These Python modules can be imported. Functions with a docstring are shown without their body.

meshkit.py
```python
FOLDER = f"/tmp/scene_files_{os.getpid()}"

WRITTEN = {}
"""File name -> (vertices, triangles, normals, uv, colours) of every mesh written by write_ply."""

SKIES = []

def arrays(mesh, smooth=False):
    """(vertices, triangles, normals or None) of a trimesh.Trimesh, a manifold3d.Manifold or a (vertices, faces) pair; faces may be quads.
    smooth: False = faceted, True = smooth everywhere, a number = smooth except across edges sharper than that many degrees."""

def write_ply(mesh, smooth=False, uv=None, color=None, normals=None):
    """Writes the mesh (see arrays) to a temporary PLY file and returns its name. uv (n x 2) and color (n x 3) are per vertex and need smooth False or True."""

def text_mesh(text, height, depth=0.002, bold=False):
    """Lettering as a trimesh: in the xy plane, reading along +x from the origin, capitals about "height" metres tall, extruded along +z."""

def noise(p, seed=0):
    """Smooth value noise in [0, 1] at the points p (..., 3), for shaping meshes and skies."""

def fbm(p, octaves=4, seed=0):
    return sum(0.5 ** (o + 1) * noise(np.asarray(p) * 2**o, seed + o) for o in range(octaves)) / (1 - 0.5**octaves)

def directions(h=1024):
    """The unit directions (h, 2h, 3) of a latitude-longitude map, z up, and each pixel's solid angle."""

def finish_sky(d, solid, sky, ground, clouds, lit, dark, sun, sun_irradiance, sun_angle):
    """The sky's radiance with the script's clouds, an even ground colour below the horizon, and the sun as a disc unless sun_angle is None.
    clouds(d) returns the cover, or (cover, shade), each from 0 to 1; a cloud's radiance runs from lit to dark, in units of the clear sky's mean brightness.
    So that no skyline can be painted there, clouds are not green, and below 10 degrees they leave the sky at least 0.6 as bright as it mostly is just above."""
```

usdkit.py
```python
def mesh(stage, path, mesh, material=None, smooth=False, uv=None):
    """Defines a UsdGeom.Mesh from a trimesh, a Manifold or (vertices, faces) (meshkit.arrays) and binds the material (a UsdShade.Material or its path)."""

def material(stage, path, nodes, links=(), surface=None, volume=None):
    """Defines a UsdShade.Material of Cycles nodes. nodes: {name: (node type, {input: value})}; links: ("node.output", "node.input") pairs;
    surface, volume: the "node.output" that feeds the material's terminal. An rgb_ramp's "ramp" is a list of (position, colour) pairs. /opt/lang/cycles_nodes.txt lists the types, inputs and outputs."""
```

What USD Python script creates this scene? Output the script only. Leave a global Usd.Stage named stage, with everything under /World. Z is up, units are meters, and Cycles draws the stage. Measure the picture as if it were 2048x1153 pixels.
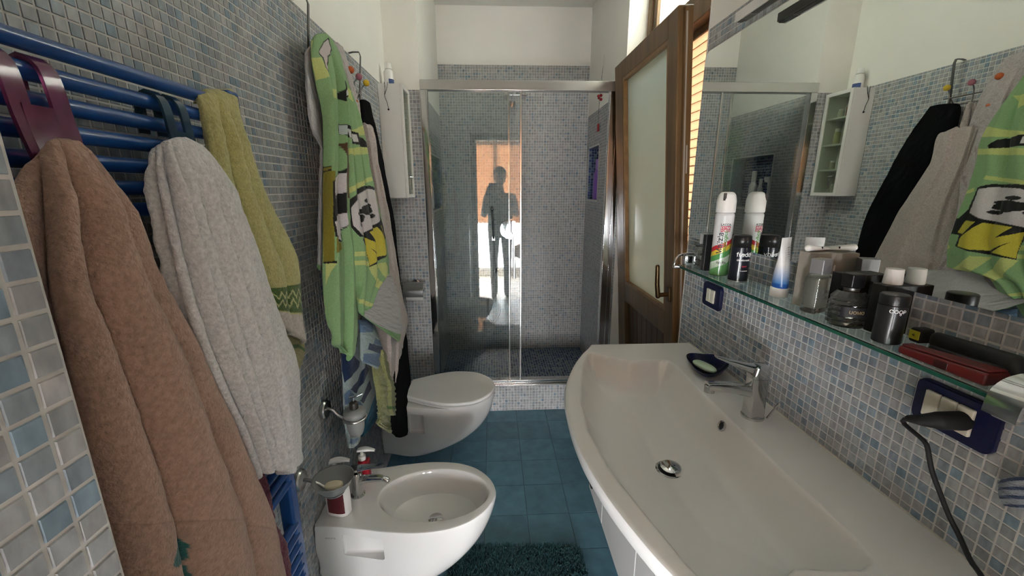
import math, random
import numpy as np, trimesh, manifold3d, shapely
from shapely.geometry import Polygon, Point, LineString
from scipy.interpolate import PchipInterpolator
from pxr import Usd, UsdGeom, UsdLux, UsdShade, Gf, Sdf, Vt
import usdkit, meshkit

random.seed(7)
rng = np.random.default_rng(7)
stage = Usd.Stage.CreateInMemory()
UsdGeom.Xform.Define(stage, '/World')
UsdGeom.Scope.Define(stage, '/World/Looks')

# ------------------------------------------------------------------ camera
H = 1.49
FPX, YAW, PITCH, ROLL = 820.2, .04564, .23749, -.00298
cy, sy, cp, sp, cr, sr = math.cos(YAW), math.sin(YAW), math.cos(PITCH), math.sin(PITCH), math.cos(ROLL), math.sin(ROLL)
_f = np.array([sy * cp, cy * cp, -sp]); _r = np.array([cy, -sy, 0]); _u = np.cross(_r, _f)
RIGHT, UP, FWD = cr * _r + sr * _u, -sr * _r + cr * _u, _f
CAMM = np.array([RIGHT, UP, FWD])
cam = UsdGeom.Camera.Define(stage, '/World/camera')
cam.AddTransformOp().Set(Gf.Matrix4d(*RIGHT, 0, *UP, 0, *(-FWD), 0, 0, 0, H, 1))
cam.CreateHorizontalApertureAttr(36.0); cam.CreateVerticalApertureAttr(36.0 * 1153 / 2048)
cam.CreateFocalLengthAttr(36.0 * FPX / 2048)
cam.CreateClippingRangeAttr(Gf.Vec2f(0.02, 100))
cam.CreateExposureAttr(0.4)

# ------------------------------------------------------------------ light: overcast sky, daylight at the window, daylight in the hall behind
dome = UsdLux.DomeLight.Define(stage, '/World/sky')
dome.CreateIntensityAttr(0.8); dome.CreateColorAttr(Gf.Vec3f(.86, .95, 1.0))


def rect(name, pos, to, w, h, power, color):
    l = UsdLux.RectLight.Define(stage, '/World/' + name)
    z = np.array(pos, float) - np.array(to, float); z /= np.linalg.norm(z)
    x = np.cross([0, 0, 1.0], z); x /= np.linalg.norm(x); y = np.cross(z, x)
    l.AddTransformOp().Set(Gf.Matrix4d(*x, 0, *y, 0, *z, 0, *map(float, pos), 1))
    l.CreateWidthAttr(w); l.CreateHeightAttr(h); l.CreateIntensityAttr(power); l.CreateColorAttr(Gf.Vec3f(*color)); l.CreateNormalizeAttr(False)
    return l


rect('daylight_window', (1.75, 2.05, 1.75), (0, 2.05, 1.75), 1.6, 2.6, 84.0, (.94, .97, 1.0))
rect('daylight_hall', (-.35, -2.12, 1.2), (-.35, 0, 1.2), 2.1, 2.3, 54.0, (.97, .98, 1.0))


# ------------------------------------------------------------------ pixel rays (photo measured as 2048 x 1153) -> points on real planes
def ray(x, y):
    return np.array([(x - 1024) / FPX, -(y - 576.5) / FPX, 1.0]) @ CAMM


def onx(x, y, X): r = ray(x, y); p = r * X / r[0]; return p + [0, 0, H]
def ony(x, y, Y): r = ray(x, y); p = r * Y / r[1]; return p + [0, 0, H]
def onz(x, y, Z): r = ray(x, y); p = r * (Z - H) / r[2]; return p + [0, 0, H]


def project(P):
    c = (np.asarray(P, float) - [0, 0, H]) @ CAMM.T
    w = np.where(c[..., 2] > .02, c[..., 2], np.nan)
    return np.stack([1024 + FPX * c[..., 0] / w, 576.5 - FPX * c[..., 1] / w], -1)


# ------------------------------------------------------------------ stage helpers
used = {}


def numbered(path):
    n = used.get(path, -1) + 1; used[path] = n
    return path if n == 0 else '%s_%03d' % (path, n)


def put(prim, label=None, cat=None, group=None, kind=None):
    for k, v in (('label', label), ('category', cat), ('group', group), ('kind', kind)):
        if v: prim.SetCustomDataByKey(k, v)


def emit(path, mesh, m, smooth, tint=None):
    g = usdkit.mesh(stage, path, mesh, m, smooth)
    if tint is not None:
        pv = UsdGeom.PrimvarsAPI(g).CreatePrimvar('tint', Sdf.ValueTypeNames.Color3fArray, 'vertex')
        pv.Set(Vt.Vec3fArray.FromNumpy(np.asarray(tint, np.float32)))
    return g


def shifted(mesh, d):
    v, f = (np.asarray(mesh.vertices), np.asarray(mesh.faces)) if hasattr(mesh, 'vertices') else (mesh[0], mesh[1])
    return trimesh.Trimesh(np.asarray(v) + d, f, process=False)


class Thing:
    """An Xform at the thing's base; its parts are given in world coordinates."""
    def __init__(s, name, base, label=None, cat=None, group=None, kind=None):
        s.base = np.array(base, float)
        s.path = numbered('/World/' + name)
        x = UsdGeom.Xform.Define(stage, s.path); x.AddTranslateOp().Set(Gf.Vec3d(*s.base))
        put(x.GetPrim(), label, cat, group, kind)

    def part(s, name, mesh, m, smooth=35, label=None, parent=None, kind=None, tint=None):
        p = numbered((parent or s.path) + '/' + name)
        if tint is not None and smooth not in (True, False): smooth = True
        g = emit(p, shifted(mesh, -s.base), m, smooth, tint)
        put(g.GetPrim(), label, None, None, kind)
        return p


def solo(name, mesh, m, label, cat, group=None, smooth=35, kind=None, tint=None):
    v = np.asarray(mesh.vertices); b = np.array([v[:, 0].mean(), v[:, 1].mean(), v[:, 2].min()])
    p = numbered('/World/' + name)
    g = emit(p, shifted(mesh, -b), m, True if (tint is not None and smooth not in (True, False)) else smooth, tint)
    UsdGeom.Xformable(g).AddTranslateOp().Set(Gf.Vec3d(*b))
    put(g.GetPrim(), label, cat, group, kind)
    return p


# ------------------------------------------------------------------ shape helpers
def cat_(*ms): return trimesh.util.concatenate([m for m in ms])
def box(x0, x1, y0, y1, z0, z1):
    m = trimesh.creation.box([abs(x1 - x0), abs(y1 - y0), abs(z1 - z0)]); m.apply_translation([(x0 + x1) / 2, (y0 + y1) / 2, (z0 + z1) / 2]); return m


def tm(man):
    m = man.to_mesh(); return trimesh.Trimesh(m.vert_properties[:, :3], m.tri_verts, process=False)


def man(mesh): return manifold3d.Manifold(manifold3d.Mesh(np.asarray(mesh.vertices, np.float32), np.asarray(mesh.faces, np.uint32)))


def rbox(x0, x1, y0, y1, z0, z1, r=.004, n=12):
    s = manifold3d.Manifold.sphere(r, n); x0, x1 = sorted((x0, x1)); y0, y1 = sorted((y0, y1)); z0, z1 = sorted((z0, z1))
    return tm(manifold3d.Manifold.batch_hull([s.translate([x, y, z]) for x in (x0 + r, x1 - r) for y in (y0 + r, y1 - r) for z in (z0 + r, z1 - r)]))


def blob(pts):
    """Hull of spheres (x, y, z, r)."""
    return tm(manifold3d.Manifold.batch_hull([manifold3d.Manifold.sphere(p[3], 16).translate(list(map(float, p[:3]))) for p in pts]))


def chain(pts, n=16):
    out = manifold3d.Manifold()
    for a, b in zip(pts, pts[1:]):
        out = out + manifold3d.Manifold.batch_hull([manifold3d.Manifold.sphere(p[3], n).translate(list(map(float, p[:3]))) for p in (a, b)])
    return out


def rings(R, cap0=True, cap1=True):
    """Surface through rings of equal length (k, n, 3)."""
    R = np.asarray(R, float); k, n = R.shape[:2]
    v = R.reshape(-1, 3); a = np.arange(n); b = (a + 1) % n; f = []
    for i in range(k - 1):
        f += [np.stack([i * n + a, i * n + b, (i + 1) * n + b], 1), np.stack([i * n + a, (i + 1) * n + b, (i + 1) * n + a], 1)]
    v = list(v)
    if cap0: c = len(v); v.append(R[0].mean(0)); f.append(np.stack([b, a, np.full(n, c)], 1))
    if cap1: c = len(v); v.append(R[-1].mean(0)); f.append(np.stack([(k - 1) * n + a, (k - 1) * n + b, np.full(n, c)], 1))
    m = trimesh.Trimesh(np.array(v), np.vstack(f), process=False)
    if m.volume < 0: m.invert()
    return m


def smooth_path(pts, n=40):
    pts = np.asarray(pts, float); t = np.r_[0, np.cumsum(np.linalg.norm(np.diff(pts, axis=0), axis=1))]
    return np.stack([PchipInterpolator(t, pts[:, k])(np.linspace(0, t[-1], n)) for k in range(pts.shape[1])], 1)


def tube(pts, r, n=12, cap=True):
    P = np.asarray(pts, float); k = len(P); r = np.broadcast_to(r, k)
    T = np.gradient(P, axis=0); T /= np.linalg.norm(T, axis=1, keepdims=True)
    u = np.cross(T[0], [0, 0, 1.0] if abs(T[0][2]) < .9 else [1.0, 0, 0]); u /= np.linalg.norm(u); R = []
    a = np.linspace(0, 2 * math.pi, n, endpoint=False)
    for i in range(k):
        u = u - T[i] * (u @ T[i]); u /= np.linalg.norm(u); w = np.cross(T[i], u)
        R.append(P[i] + r[i] * (np.cos(a)[:, None] * u + np.sin(a)[:, None] * w))
    return rings(R, cap, cap)


def strap(pts, wdir, w, t):
    """A flat bar along pts, w wide along wdir and t thick."""
    P = np.asarray(pts, float); T = np.gradient(P, axis=0); T /= np.linalg.norm(T, axis=1, keepdims=True)
    wd = np.array(wdir, float); N = np.cross(T, wd); N /= np.linalg.norm(N, axis=1, keepdims=True)
    return rings([[p + s * wd * w / 2 + q * n * t / 2 for s, q in ((-1, -1), (1, -1), (1, 1), (-1, 1))] for p, n in zip(P, N)])


def lathe(prof, c=(0, 0, 0), n=32, axis=2):
    a = np.linspace(0, 2 * math.pi, n, endpoint=False)
    R = np.array([[[r * math.cos(t), r * math.sin(t), z] for t in a] for r, z in prof])
    if axis == 0: R = R[..., [2, 0, 1]]
    if axis == 1: R = R[..., [0, 2, 1]]
    return rings(R + np.array(c))


def extrude(poly, z0, z1, bevel=0):
    m = trimesh.creation.extrude_polygon(poly, z1 - z0, engine='earcut'); m.apply_translation([0, 0, z0]); return m


def rrect(x0, x1, y0, y1, r): return shapely.box(x0 + r, y0 + r, x1 - r, y1 - r).buffer(r, quad_segs=6)


def plate(poly, x, t):
    """Extrudes a polygon given in (y, z) from x to x + t."""
    m = trimesh.creation.extrude_polygon(poly, abs(t), engine='earcut')
    v = np.asarray(m.vertices); m.vertices = np.stack([v[:, 2] * (1 if t > 0 else -1) + x, v[:, 0], v[:, 1]], 1)
    if m.volume < 0: m.invert()
    return m


def rotz(m, deg, c):
    a = math.radians(deg); R = np.eye(4); R[0, 0] = R[1, 1] = math.cos(a); R[0, 1], R[1, 0] = -math.sin(a), math.sin(a)
    m = m.copy(); c = np.array(c, float); m.apply_translation(-c); m.apply_transform(R); m.apply_translation(c); return m


def wrap_text(s, height, c, r, ang, z, vertical=False, bold=True):
    """Lettering on an upright cylinder of radius r round c; ang is the bearing (deg) of its middle as seen from outside."""
    m = meshkit.text_mesh(s, height, .0004, bold); v = np.array(m.vertices); v[:, :2] -= (v[:, :2].min(0) + v[:, :2].max(0)) / 2
    m = m.subdivide_to_size(max(height * .6, .003)) if False else m
    x, y, d = v[:, 0], v[:, 1], v[:, 2]
    if vertical: x, y = -y, x
    a = math.radians(ang) + x / r
    m.vertices = np.stack([c[0] + (r + .0001 + d) * np.cos(a), c[1] + (r + .0001 + d) * np.sin(a), z + y], 1)
    return m


def flat_text(s, height, o, u, v, bold=False):
    m = meshkit.text_mesh(s, height, .0004, bold); w = np.array(m.vertices); w[:, :2] -= (w[:, :2].min(0) + w[:, :2].max(0)) / 2
    u, v = np.array(u, float), np.array(v, float); n = np.cross(u, v)
    m.vertices = np.array(o) + w[:, :1] * u + w[:, 1:2] * v + w[:, 2:3] * n
    return m


# ------------------------------------------------------------------ materials
mats = {}


def M(name, color=(.8, .8, .8), rough=.5, metal=0, noise=0, nscale=8, bump=0, bscale=60, bdist=.003, tinted=False, sheen=0, coat=0, spec=.5, trans=0, ior=1.45, sss=0, streak=None, grain=None):
    if name in mats: return mats[name]
    nodes = {'p': ('principled_bsdf', dict(base_color=color, roughness=rough, metallic=metal, sheen_weight=sheen, coat_weight=coat, specular_ior_level=spec, transmission_weight=trans, ior=ior))}
    links = []
    src = None
    if tinted:
        nodes['a'] = ('attribute', {'attribute': 'tint'}); src = 'a.color'
    if noise or bump or grain: nodes['tc'] = ('texture_coordinate', {})
    if noise:
        nodes['n'] = ('noise_texture', dict(scale=nscale, detail=4)); links.append(('tc.object', 'n.vector'))
        if streak:
            nodes['mp'] = ('mapping', dict(scale=streak)); links[-1:] = [('tc.object', 'mp.vector'), ('mp.vector', 'n.vector')]
        nodes['r'] = ('map_range', dict(from_min=.3, from_max=.7, to_min=1 - noise, to_max=1 + noise)); links.append(('n.fac', 'r.value'))
        nodes['c'] = ('combine_color', {}); links += [('r.result', 'c.r'), ('r.result', 'c.g'), ('r.result', 'c.b')]
        nodes['m'] = ('mix', dict(mix_type='multiply', fac=1.0, color1=color)); links.append(('c.color', 'm.color2'))
        if src: links.append((src, 'm.color1'))
        src = 'm.color'
    if src: links.append((src, 'p.base_color'))
    if bump:
        nodes['bn'] = ('noise_texture', dict(scale=bscale, detail=2)); links.append(('tc.object', 'bn.vector'))
        nodes['b'] = ('bump', dict(strength=min(1, bump * 1.0), distance=bdist)); links += [('bn.fac', 'b.height'), ('b.normal', 'p.normal')]
    mats[name] = usdkit.material(stage, '/World/Looks/' + name, nodes, links, surface='p.BSDF')
    return mats[name]


def pane(name, color, rough, f=.045):
    nodes = {'t': ('transparent_bsdf', dict(color=color)), 'g': ('glossy_bsdf', dict(color=(1, 1, 1), roughness=rough)), 'l': ('layer_weight', dict(blend=.5)), 'w': ('math', dict(math_type='power', value2=5.0)), 'k': ('math', dict(math_type='multiply_add', value2=.6, value3=f)), 'm': ('mix_closure', {})}
    return usdkit.material(stage, '/World/Looks/' + name, nodes, [('l.facing', 'w.value1'), ('w.value', 'k.value1'), ('k.value', 'm.fac'), ('t.BSDF', 'm.closure1'), ('g.BSDF', 'm.closure2')], surface='m.closure')


PLASTER = M('plaster', (.82, .805, .76), .95, noise=.03, nscale=3, bump=.15, bscale=40)
CEILING = M('ceiling_paint', (.78, .78, .74), .95, noise=.03, nscale=3)
GROUT = M('grout', (.60, .59, .565), .9, noise=.08, nscale=30)
TILE = M('mosaic_tile', (1, 1, 1), .32, noise=.22, nscale=90, tinted=True, spec=.4, streak=(1.0, 1.0, .45))
FLOORT = M('blue_floor_tile', (.085, .20, .26), .33, noise=.18, nscale=14, bump=.05, bscale=30, tinted=True)
JOINT = M('floor_joint', (.07, .14, .18), .8)
WHITE = M('porcelain', (.80, .795, .78), .09, coat=.4)
CERAM = M('sink_resin', (.81, .81, .80), .22, coat=.15)
CHROME = M('chrome', (.60, .60, .605), .08, metal=1)
STEEL = M('brushed_steel', (.50, .50, .49), .28, metal=1)
DARKSTEEL = M('dark_steel', (.16, .16, .155), .35, metal=.8)
BLUE = M('blue_enamel', (.014, .075, .27), .28, noise=.1, nscale=20, coat=.3)
WOOD = M('brown_wood', (.14, .082, .033), .42, noise=.3, nscale=22, streak=(1, 1, .08), bump=.1, bscale=80)
WOODD = M('dark_wood_panel', (.085, .045, .02), .5, noise=.3, nscale=22, streak=(1, 1, .08))
SILVER = M('white_metal_rail', (.62, .61, .595), .2, metal=.9)
WPAINT = M('white_laminate', (.74, .73, .71), .35)
WPLAST = M('white_plastic', (.80, .79, .77), .3)
CREAM = M('cream_plastic', (.74, .70, .58), .4)
NAVY = M('navy_plastic', (.008, .010, .05), .25)
BLACK = M('black_plastic', (.012, .012, .013), .3)
BLACKM = M('black_matte', (.010, .010, .011), .6)
MIRROR = M('mirror_silver', (.80, .83, .80), .0, metal=1)
FROST = M('frosted_glass', (.40, .41, .40), .4, trans=.5)
GLASS = M('clear_glass', (.97, .98, .97), .02, trans=1, ior=1.45)
SHOWERGLASS = pane('shower_glass', (.955, .97, .965), .015)
TOWEL = M('terry_cloth', (1, 1, 1), 1, tinted=True, noise=.16, nscale=160, bump=1.0, bscale=300, bdist=.0035, sheen=.25, spec=.1)
FINE = M('velour_cloth', (1, 1, 1), 1, tinted=True, noise=.10, nscale=260, bump=.5, bscale=600, sheen=.15, spec=.1)


def ribbed(name, color, **k): return M(name, color, **k)


# ------------------------------------------------------------------ the room
P = .0208                     # pitch of the mosaic
XL, XR, XP = -.603, .794, -.289
YF, YB = 2.60, 3.50           # shower front, shower back wall
XS0, XS1 = -.41, .778
ZT, ZC = 2.05, 2.83           # tile top, ceiling
DOOR0, DOOR1, DOORY, DOORH = -.20, .41, -.24, 2.09
WY0, WY1 = 1.628, 2.572        # window opening in the right wall
GREYS = np.array([(.285, .29, .295), (.31, .305, .31), (.27, .285, .295), (.30, .31, .315), (.25, .262, .27)])
BLUES = np.array([(.215, .26, .295), (.165, .225, .275), (.24, .278, .305), (.21, .245, .285)])


def tile_tints(n, r, blue=.32):
    c = GREYS[r.integers(0, len(GREYS), n)].copy()
    b = r.random(n) < blue; c[b] = BLUES[r.integers(0, len(BLUES), b.sum())]
    return c * (1.0 + .34 * r.random((n, 1)))


def shower_floor_tints(n, r, blue=.5):
    c = np.array([(.12, .17, .22), (.16, .21, .24), (.10, .16, .23)])[r.integers(0, 3, n)]
    b = r.random(n) < blue; c[b] = np.array([(.03, .055, .17), (.035, .075, .20), (.025, .04, .12)])[r.integers(0, 3, b.sum())]
    return c * (0.8 + .4 * r.random((n, 1)))


def mosaic(t, O, U, V, N, lu, lv, seed, holes=(), hide=(), tints=tile_tints, top=300, gap=.0031, h=.0013, name='tile', blue=.34, pitch=P):
    """Square mosaic on the plane O + a U + b V (0..lu, 0..lv), each tile a bevelled block; the largest in view are prims of their own."""
    O, U, V, N = (np.array(k, float) for k in (O, U, V, N)); r = np.random.default_rng(seed)
    nu, nv = int(math.ceil(lu / pitch - .15)), int(math.ceil(lv / pitch - .15))
    i, j = (k.ravel() for k in np.meshgrid(np.arange(nu), np.arange(nv), indexing='ij'))
    seam_u, seam_v = (i % 10 == 0) * .0007, (j % 10 == 0) * .0007
    a0, a1 = i * pitch + gap / 2 + seam_u, np.minimum((i + 1) * pitch - gap / 2, lu - gap / 2)
    b0, b1 = j * pitch + gap / 2 + seam_v, np.minimum((j + 1) * pitch - gap / 2, lv - gap / 2)
    ok = (a1 - a0 > .003) & (b1 - b0 > .003)
    for (u0, u1, v0, v1) in holes: ok &= ~((a1 > u0) & (a0 < u1) & (b1 > v0) & (b0 < v1))
    a0, a1, b0, b1 = a0[ok], a1[ok], b0[ok], b1[ok]; n = len(a0)
    jit = (r.random((4, n)) - .5) * .0005; a0, a1, b0, b1 = a0 + jit[0], a1 + jit[1], b0 + jit[2], b1 + jit[3]
    hh = h * (.8 + .4 * r.random(n)); e = .0005
    c = tints(n, r, blue)
    def pt(a, b, z): return O + a[:, None] * U + b[:, None] * V + z[:, None] * N
    z0 = np.zeros(n)
    vv = np.stack([pt(a0, b0, z0), pt(a1, b0, z0), pt(a1, b1, z0), pt(a0, b1, z0), pt(a0 + e, b0 + e, hh), pt(a1 - e, b0 + e, hh), pt(a1 - e, b1 - e, hh), pt(a0 + e, b1 - e, hh)], 1)
    F = np.array([(4, 5, 6), (4, 6, 7), (0, 1, 5), (0, 5, 4), (1, 2, 6), (1, 6, 5), (2, 3, 7), (2, 7, 6), (3, 0, 4), (3, 4, 7)])
    if np.dot(np.cross(U, V), N) < 0: F = F[:, ::-1]
    px = project(vv[:, 4:8]); ctr = px.mean(1)
    area = .5 * np.abs((px[:, 2, 0] - px[:, 0, 0]) * (px[:, 3, 1] - px[:, 1, 1]) - (px[:, 3, 0] - px[:, 1, 0]) * (px[:, 2, 1] - px[:, 0, 1]))
    seen = np.isfinite(ctr).all(1) & (ctr[:, 0] > -10) & (ctr[:, 0] < 2058) & (ctr[:, 1] > -10) & (ctr[:, 1] < 1163) & ((vv[:, 4] - [0, 0, H]) @ N < 0)
    for poly in hide: seen &= ~shapely.contains_xy(Polygon(poly), np.nan_to_num(ctr[:, 0]), np.nan_to_num(ctr[:, 1]))
    order = np.argsort(np.where(seen, -np.nan_to_num(area), 1))
    single = np.zeros(n, bool); single[order[:min(top, int(seen.sum()))]] = True
    for k in np.nonzero(single)[0]:
        t.part(name, trimesh.Trimesh(vv[k], F, process=False), TILE, False, tint=np.repeat(c[k][None], 8, 0))
    rest = np.nonzero(~single)[0]
    if len(rest):
        vr = vv[rest].reshape(-1, 3); fr = (F[None] + 8 * np.arange(len(rest))[:, None, None]).reshape(-1, 3)
        t.part(name + '_field', trimesh.Trimesh(vr, fr, process=False), TILE, False, tint=np.repeat(c[rest], 8, 0), kind='stuff')


T_LEFT = [(20, 300), (120, 260), (210, 300), (300, 500), (300, 270), (420, 270), (400, 175), (470, 178), (600, 540), (612, 690), (600, 1000), (560, 1153), (0, 1153)]
T_GREEN = [(610, 90), (660, 65), (740, 200), (820, 640), (820, 890), (690, 900), (640, 540)]

# left wall (radiator, hooks, bidet, toilet)
wl = Thing('wall_left', (XL, 1.4, 0), kind='structure')
wl.part('grout', box(XL - .10, XL, .25, YF, 0, ZT), GROUT)
wl.part('plaster', box(XL - .10, XL - .001, .25, YF, ZT, ZC), PLASTER)
mosaic(wl, (XL, .27, 0), (0, 1, 0), (0, 0, 1), (1, 0, 0), YF - .27, ZT, 1, hide=(T_LEFT, T_GREEN, [(640, 900), (1000, 900), (1000, 1153), (640, 1153)]))

# pier beside the doorway, near the camera on the left
wp = Thing('wall_pier', (XP, 0, 0), kind='structure')
wp.part('grout', box(XL - .10, XP, DOORY, .27, 0, ZT), GROUT)
wp.part('plaster', box(XL - .10, XP - .001, DOORY, .269, ZT, ZC), PLASTER)
mosaic(wp, (XP, .27, 0), (0, -1, 0), (0, 0, 1), (1, 0, 0), .27 - DOORY, ZT, 2)

# nib wall facing the camera, left of the shower
wn = Thing('wall_nib', (-.5, YF, 0), kind='structure')
wn.part('plaster', box(XL - .10, XS0 - .001, YF + .001, YB + .1, ZT, ZC), PLASTER)
mosaic(wn, (XL, YF, 0), (1, 0, 0), (0, 0, 1), (0, -1, 0), XS0 - XL, ZT, 3, blue=.2, hide=([(770, 395), (758, 150), (838, 180), (838, 395)], [(700, 400), (780, 400), (815, 660), (820, 900), (700, 900)], [(780, 750), (990, 740), (990, 900), (780, 900)]))
# inner (left) side of the shower with its niche
NL = (2.905, 3.40, 1.345, 1.72)      # y0, y1, z0, z1
def wall_with_niche(x0, x1, y0, y1, n, z1, xb): return cat_(box(x0, x1, y0, n[0], 0, z1), box(x0, x1, n[1], y1, 0, z1), box(x0, x1, n[0], n[1], 0, n[2]), box(x0, x1, n[0], n[1], n[3], z1), xb)
wn.part('grout', wall_with_niche(XL - .10, XS0, YF, YB + .1, NL, ZT, box(XL - .10, XS0 - .11, NL[0], NL[1], NL[2], NL[3])), GROUT)
wsl = Thing('wall_shower_left', (XS0, 3.0, 0), kind='structure')
mosaic(wsl, (XS0 - .11, NL[0], NL[2]), (0, 1, 0), (0, 0, 1), (1, 0, 0), NL[1] - NL[0], NL[3] - NL[2], 41, tints=shower_floor_tints, top=0, name='niche_tile', blue=.7)
mosaic(wsl, (XS0, YF + .002, 0), (0, 1, 0), (0, 0, 1), (1, 0, 0), YB - YF - .002, ZT, 4, blue=.16, holes=[(NL[0] - YF, NL[1] - YF, NL[2], NL[3])], top=0)

NICHEB = M('niche_blue', (.22, .26, .31), .3, noise=.3, nscale=60)
def niche_lining(t, x, d, n): s_ = 1 if d > 0 else -1; t.part('niche_lining', cat_(box(x, x + d, n[0], n[0] + .003, n[2], n[3]), box(x, x + d, n[1] - .003, n[1], n[2], n[3]), box(x, x + d, n[0], n[1], n[2], n[2] + .003), box(x, x + d, n[0], n[1], n[3] - .003, n[3])), NICHEB, False)
niche_lining(wsl, XS0 - .001, -.109, NL)
# back wall of the shower
wb = Thing('wall_back', (.18, YB, 0), kind='structure')
ZTB = 2.425
wb.part('grout', box(XS0 - .05, 1.1, YB, YB + .1, 0, ZTB), GROUT)
wb.part('plaster', box(XS0 - .05, 1.1, YB + .001, YB + .1, ZTB, ZC), PLASTER)
mosaic(wb, (XS0, YB, 0), (1, 0, 0), (0, 0, 1), (0, -1, 0), XS1 - XS0, ZTB, 5, top=0, blue=.14)

# right wall: mirror side, window opening, shower side with its niche
NR = (3.11, 3.42, 1.405, 1.80)
wr = Thing('wall_right', (XR, 1.0, 0), kind='structure')
wr.part('grout', cat_(box(XR, XR + .30, DOORY, WY0, 0, ZT), ), GROUT)
wr.part('plaster', box(XR + .001, XR + .30, DOORY, WY0 - .0, ZT, ZC), PLASTER)
mosaic(wr, (XR, WY0, 0), (0, -1, 0), (0, 0, 1), (-1, 0, 0), WY0 - DOORY, ZT, 6, hide=([(1390, 100), (1430, 90), (2048, -300), (2048, 780), (2000, 790), (1345, 525)], [(1350, 690), (1990, 1153), (1100, 1153)]))
wsr = Thing('wall_shower_right', (XS1, 3.0, 0), kind='structure')
wsr.part('grout', wall_with_niche(XS1, XS1 + .32, WY1, YB, NR, ZT, box(XS1 + .11, XS1 + .32, NR[0], NR[1], NR[2], NR[3])), GROUT)
wsr.part('plaster', box(XS1 + .001, XS1 + .32, WY1, YB, ZT, ZC), PLASTER)
mosaic(wsr, (XS1, WY1, 0), (0, 1, 0), (0, 0, 1), (-1, 0, 0), YB - WY1, ZT, 7, blue=.16, holes=[(NR[0] - WY1, NR[1] - WY1, NR[2], NR[3])], top=0)
niche_lining(wsr, XS1 + .001, .109, NR)
mosaic(wsr, (XS1, NR[1] - .003, NR[2]), (1, 0, 0), (0, 0, 1), (0, -1, 0), .11, NR[3] - NR[2], 72, tints=shower_floor_tints, top=40, name='niche_tile', blue=.7)
mosaic(wsr, (XS1 + .11, NR[0], NR[2]), (0, 1, 0), (0, 0, 1), (-1, 0, 0), NR[1] - NR[0], NR[3] - NR[2], 71, tints=shower_floor_tints, top=60, name='niche_tile', blue=.7)

# floor: blue 20 cm tiles, each a part
fl = Thing('floor', (.1, 1.2, 0), kind='structure')
fl.part('joint', box(-.75, 1.15, DOORY, YF, -.05, -.0015), JOINT)
FT, FX0, FY0 = .1985, .142, 2.214
for ix in range(-4, 4):
    for iy in range(-13, 2):
        x0, x1 = max(FX0 + ix * FT, XL), min(FX0 + (ix + 1) * FT, XR); y0, y1 = max(FY0 + iy * FT, DOORY), min(FY0 + (iy + 1) * FT, YF - .045)
        if x1 - x0 < .01 or y1 - y0 < .01: continue
        g = .0011; zt = rng.uniform(-.0002, .0002); e = .0012
        v = np.array([(x0 + g, y0 + g, -.006), (x1 - g, y0 + g, -.006), (x1 - g, y1 - g, -.006), (x0 + g, y1 - g, -.006), (x0 + g + e, y0 + g + e, zt), (x1 - g - e, y0 + g + e, zt), (x1 - g - e, y1 - g - e, zt), (x0 + g + e, y1 - g - e, zt)])
        F = np.array([(4, 5, 6), (4, 6, 7), (0, 1, 5), (0, 5, 4), (1, 2, 6), (1, 6, 5), (2, 3, 7), (2, 7, 6), (3, 0, 4), (3, 4, 7)])
        fl.part('floor_tile', trimesh.Trimesh(v, F, process=False), FLOORT, False, tint=np.repeat([np.array((.098, .215, .285)) * rng.uniform(.88, 1.12)], 8, 0))
put(stage.GetPrimAtPath(solo('ceiling', box(-.75, 1.15, DOORY, YB + .1, ZC, ZC + .05), CEILING, None, None, smooth=False)), kind='structure')

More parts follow.
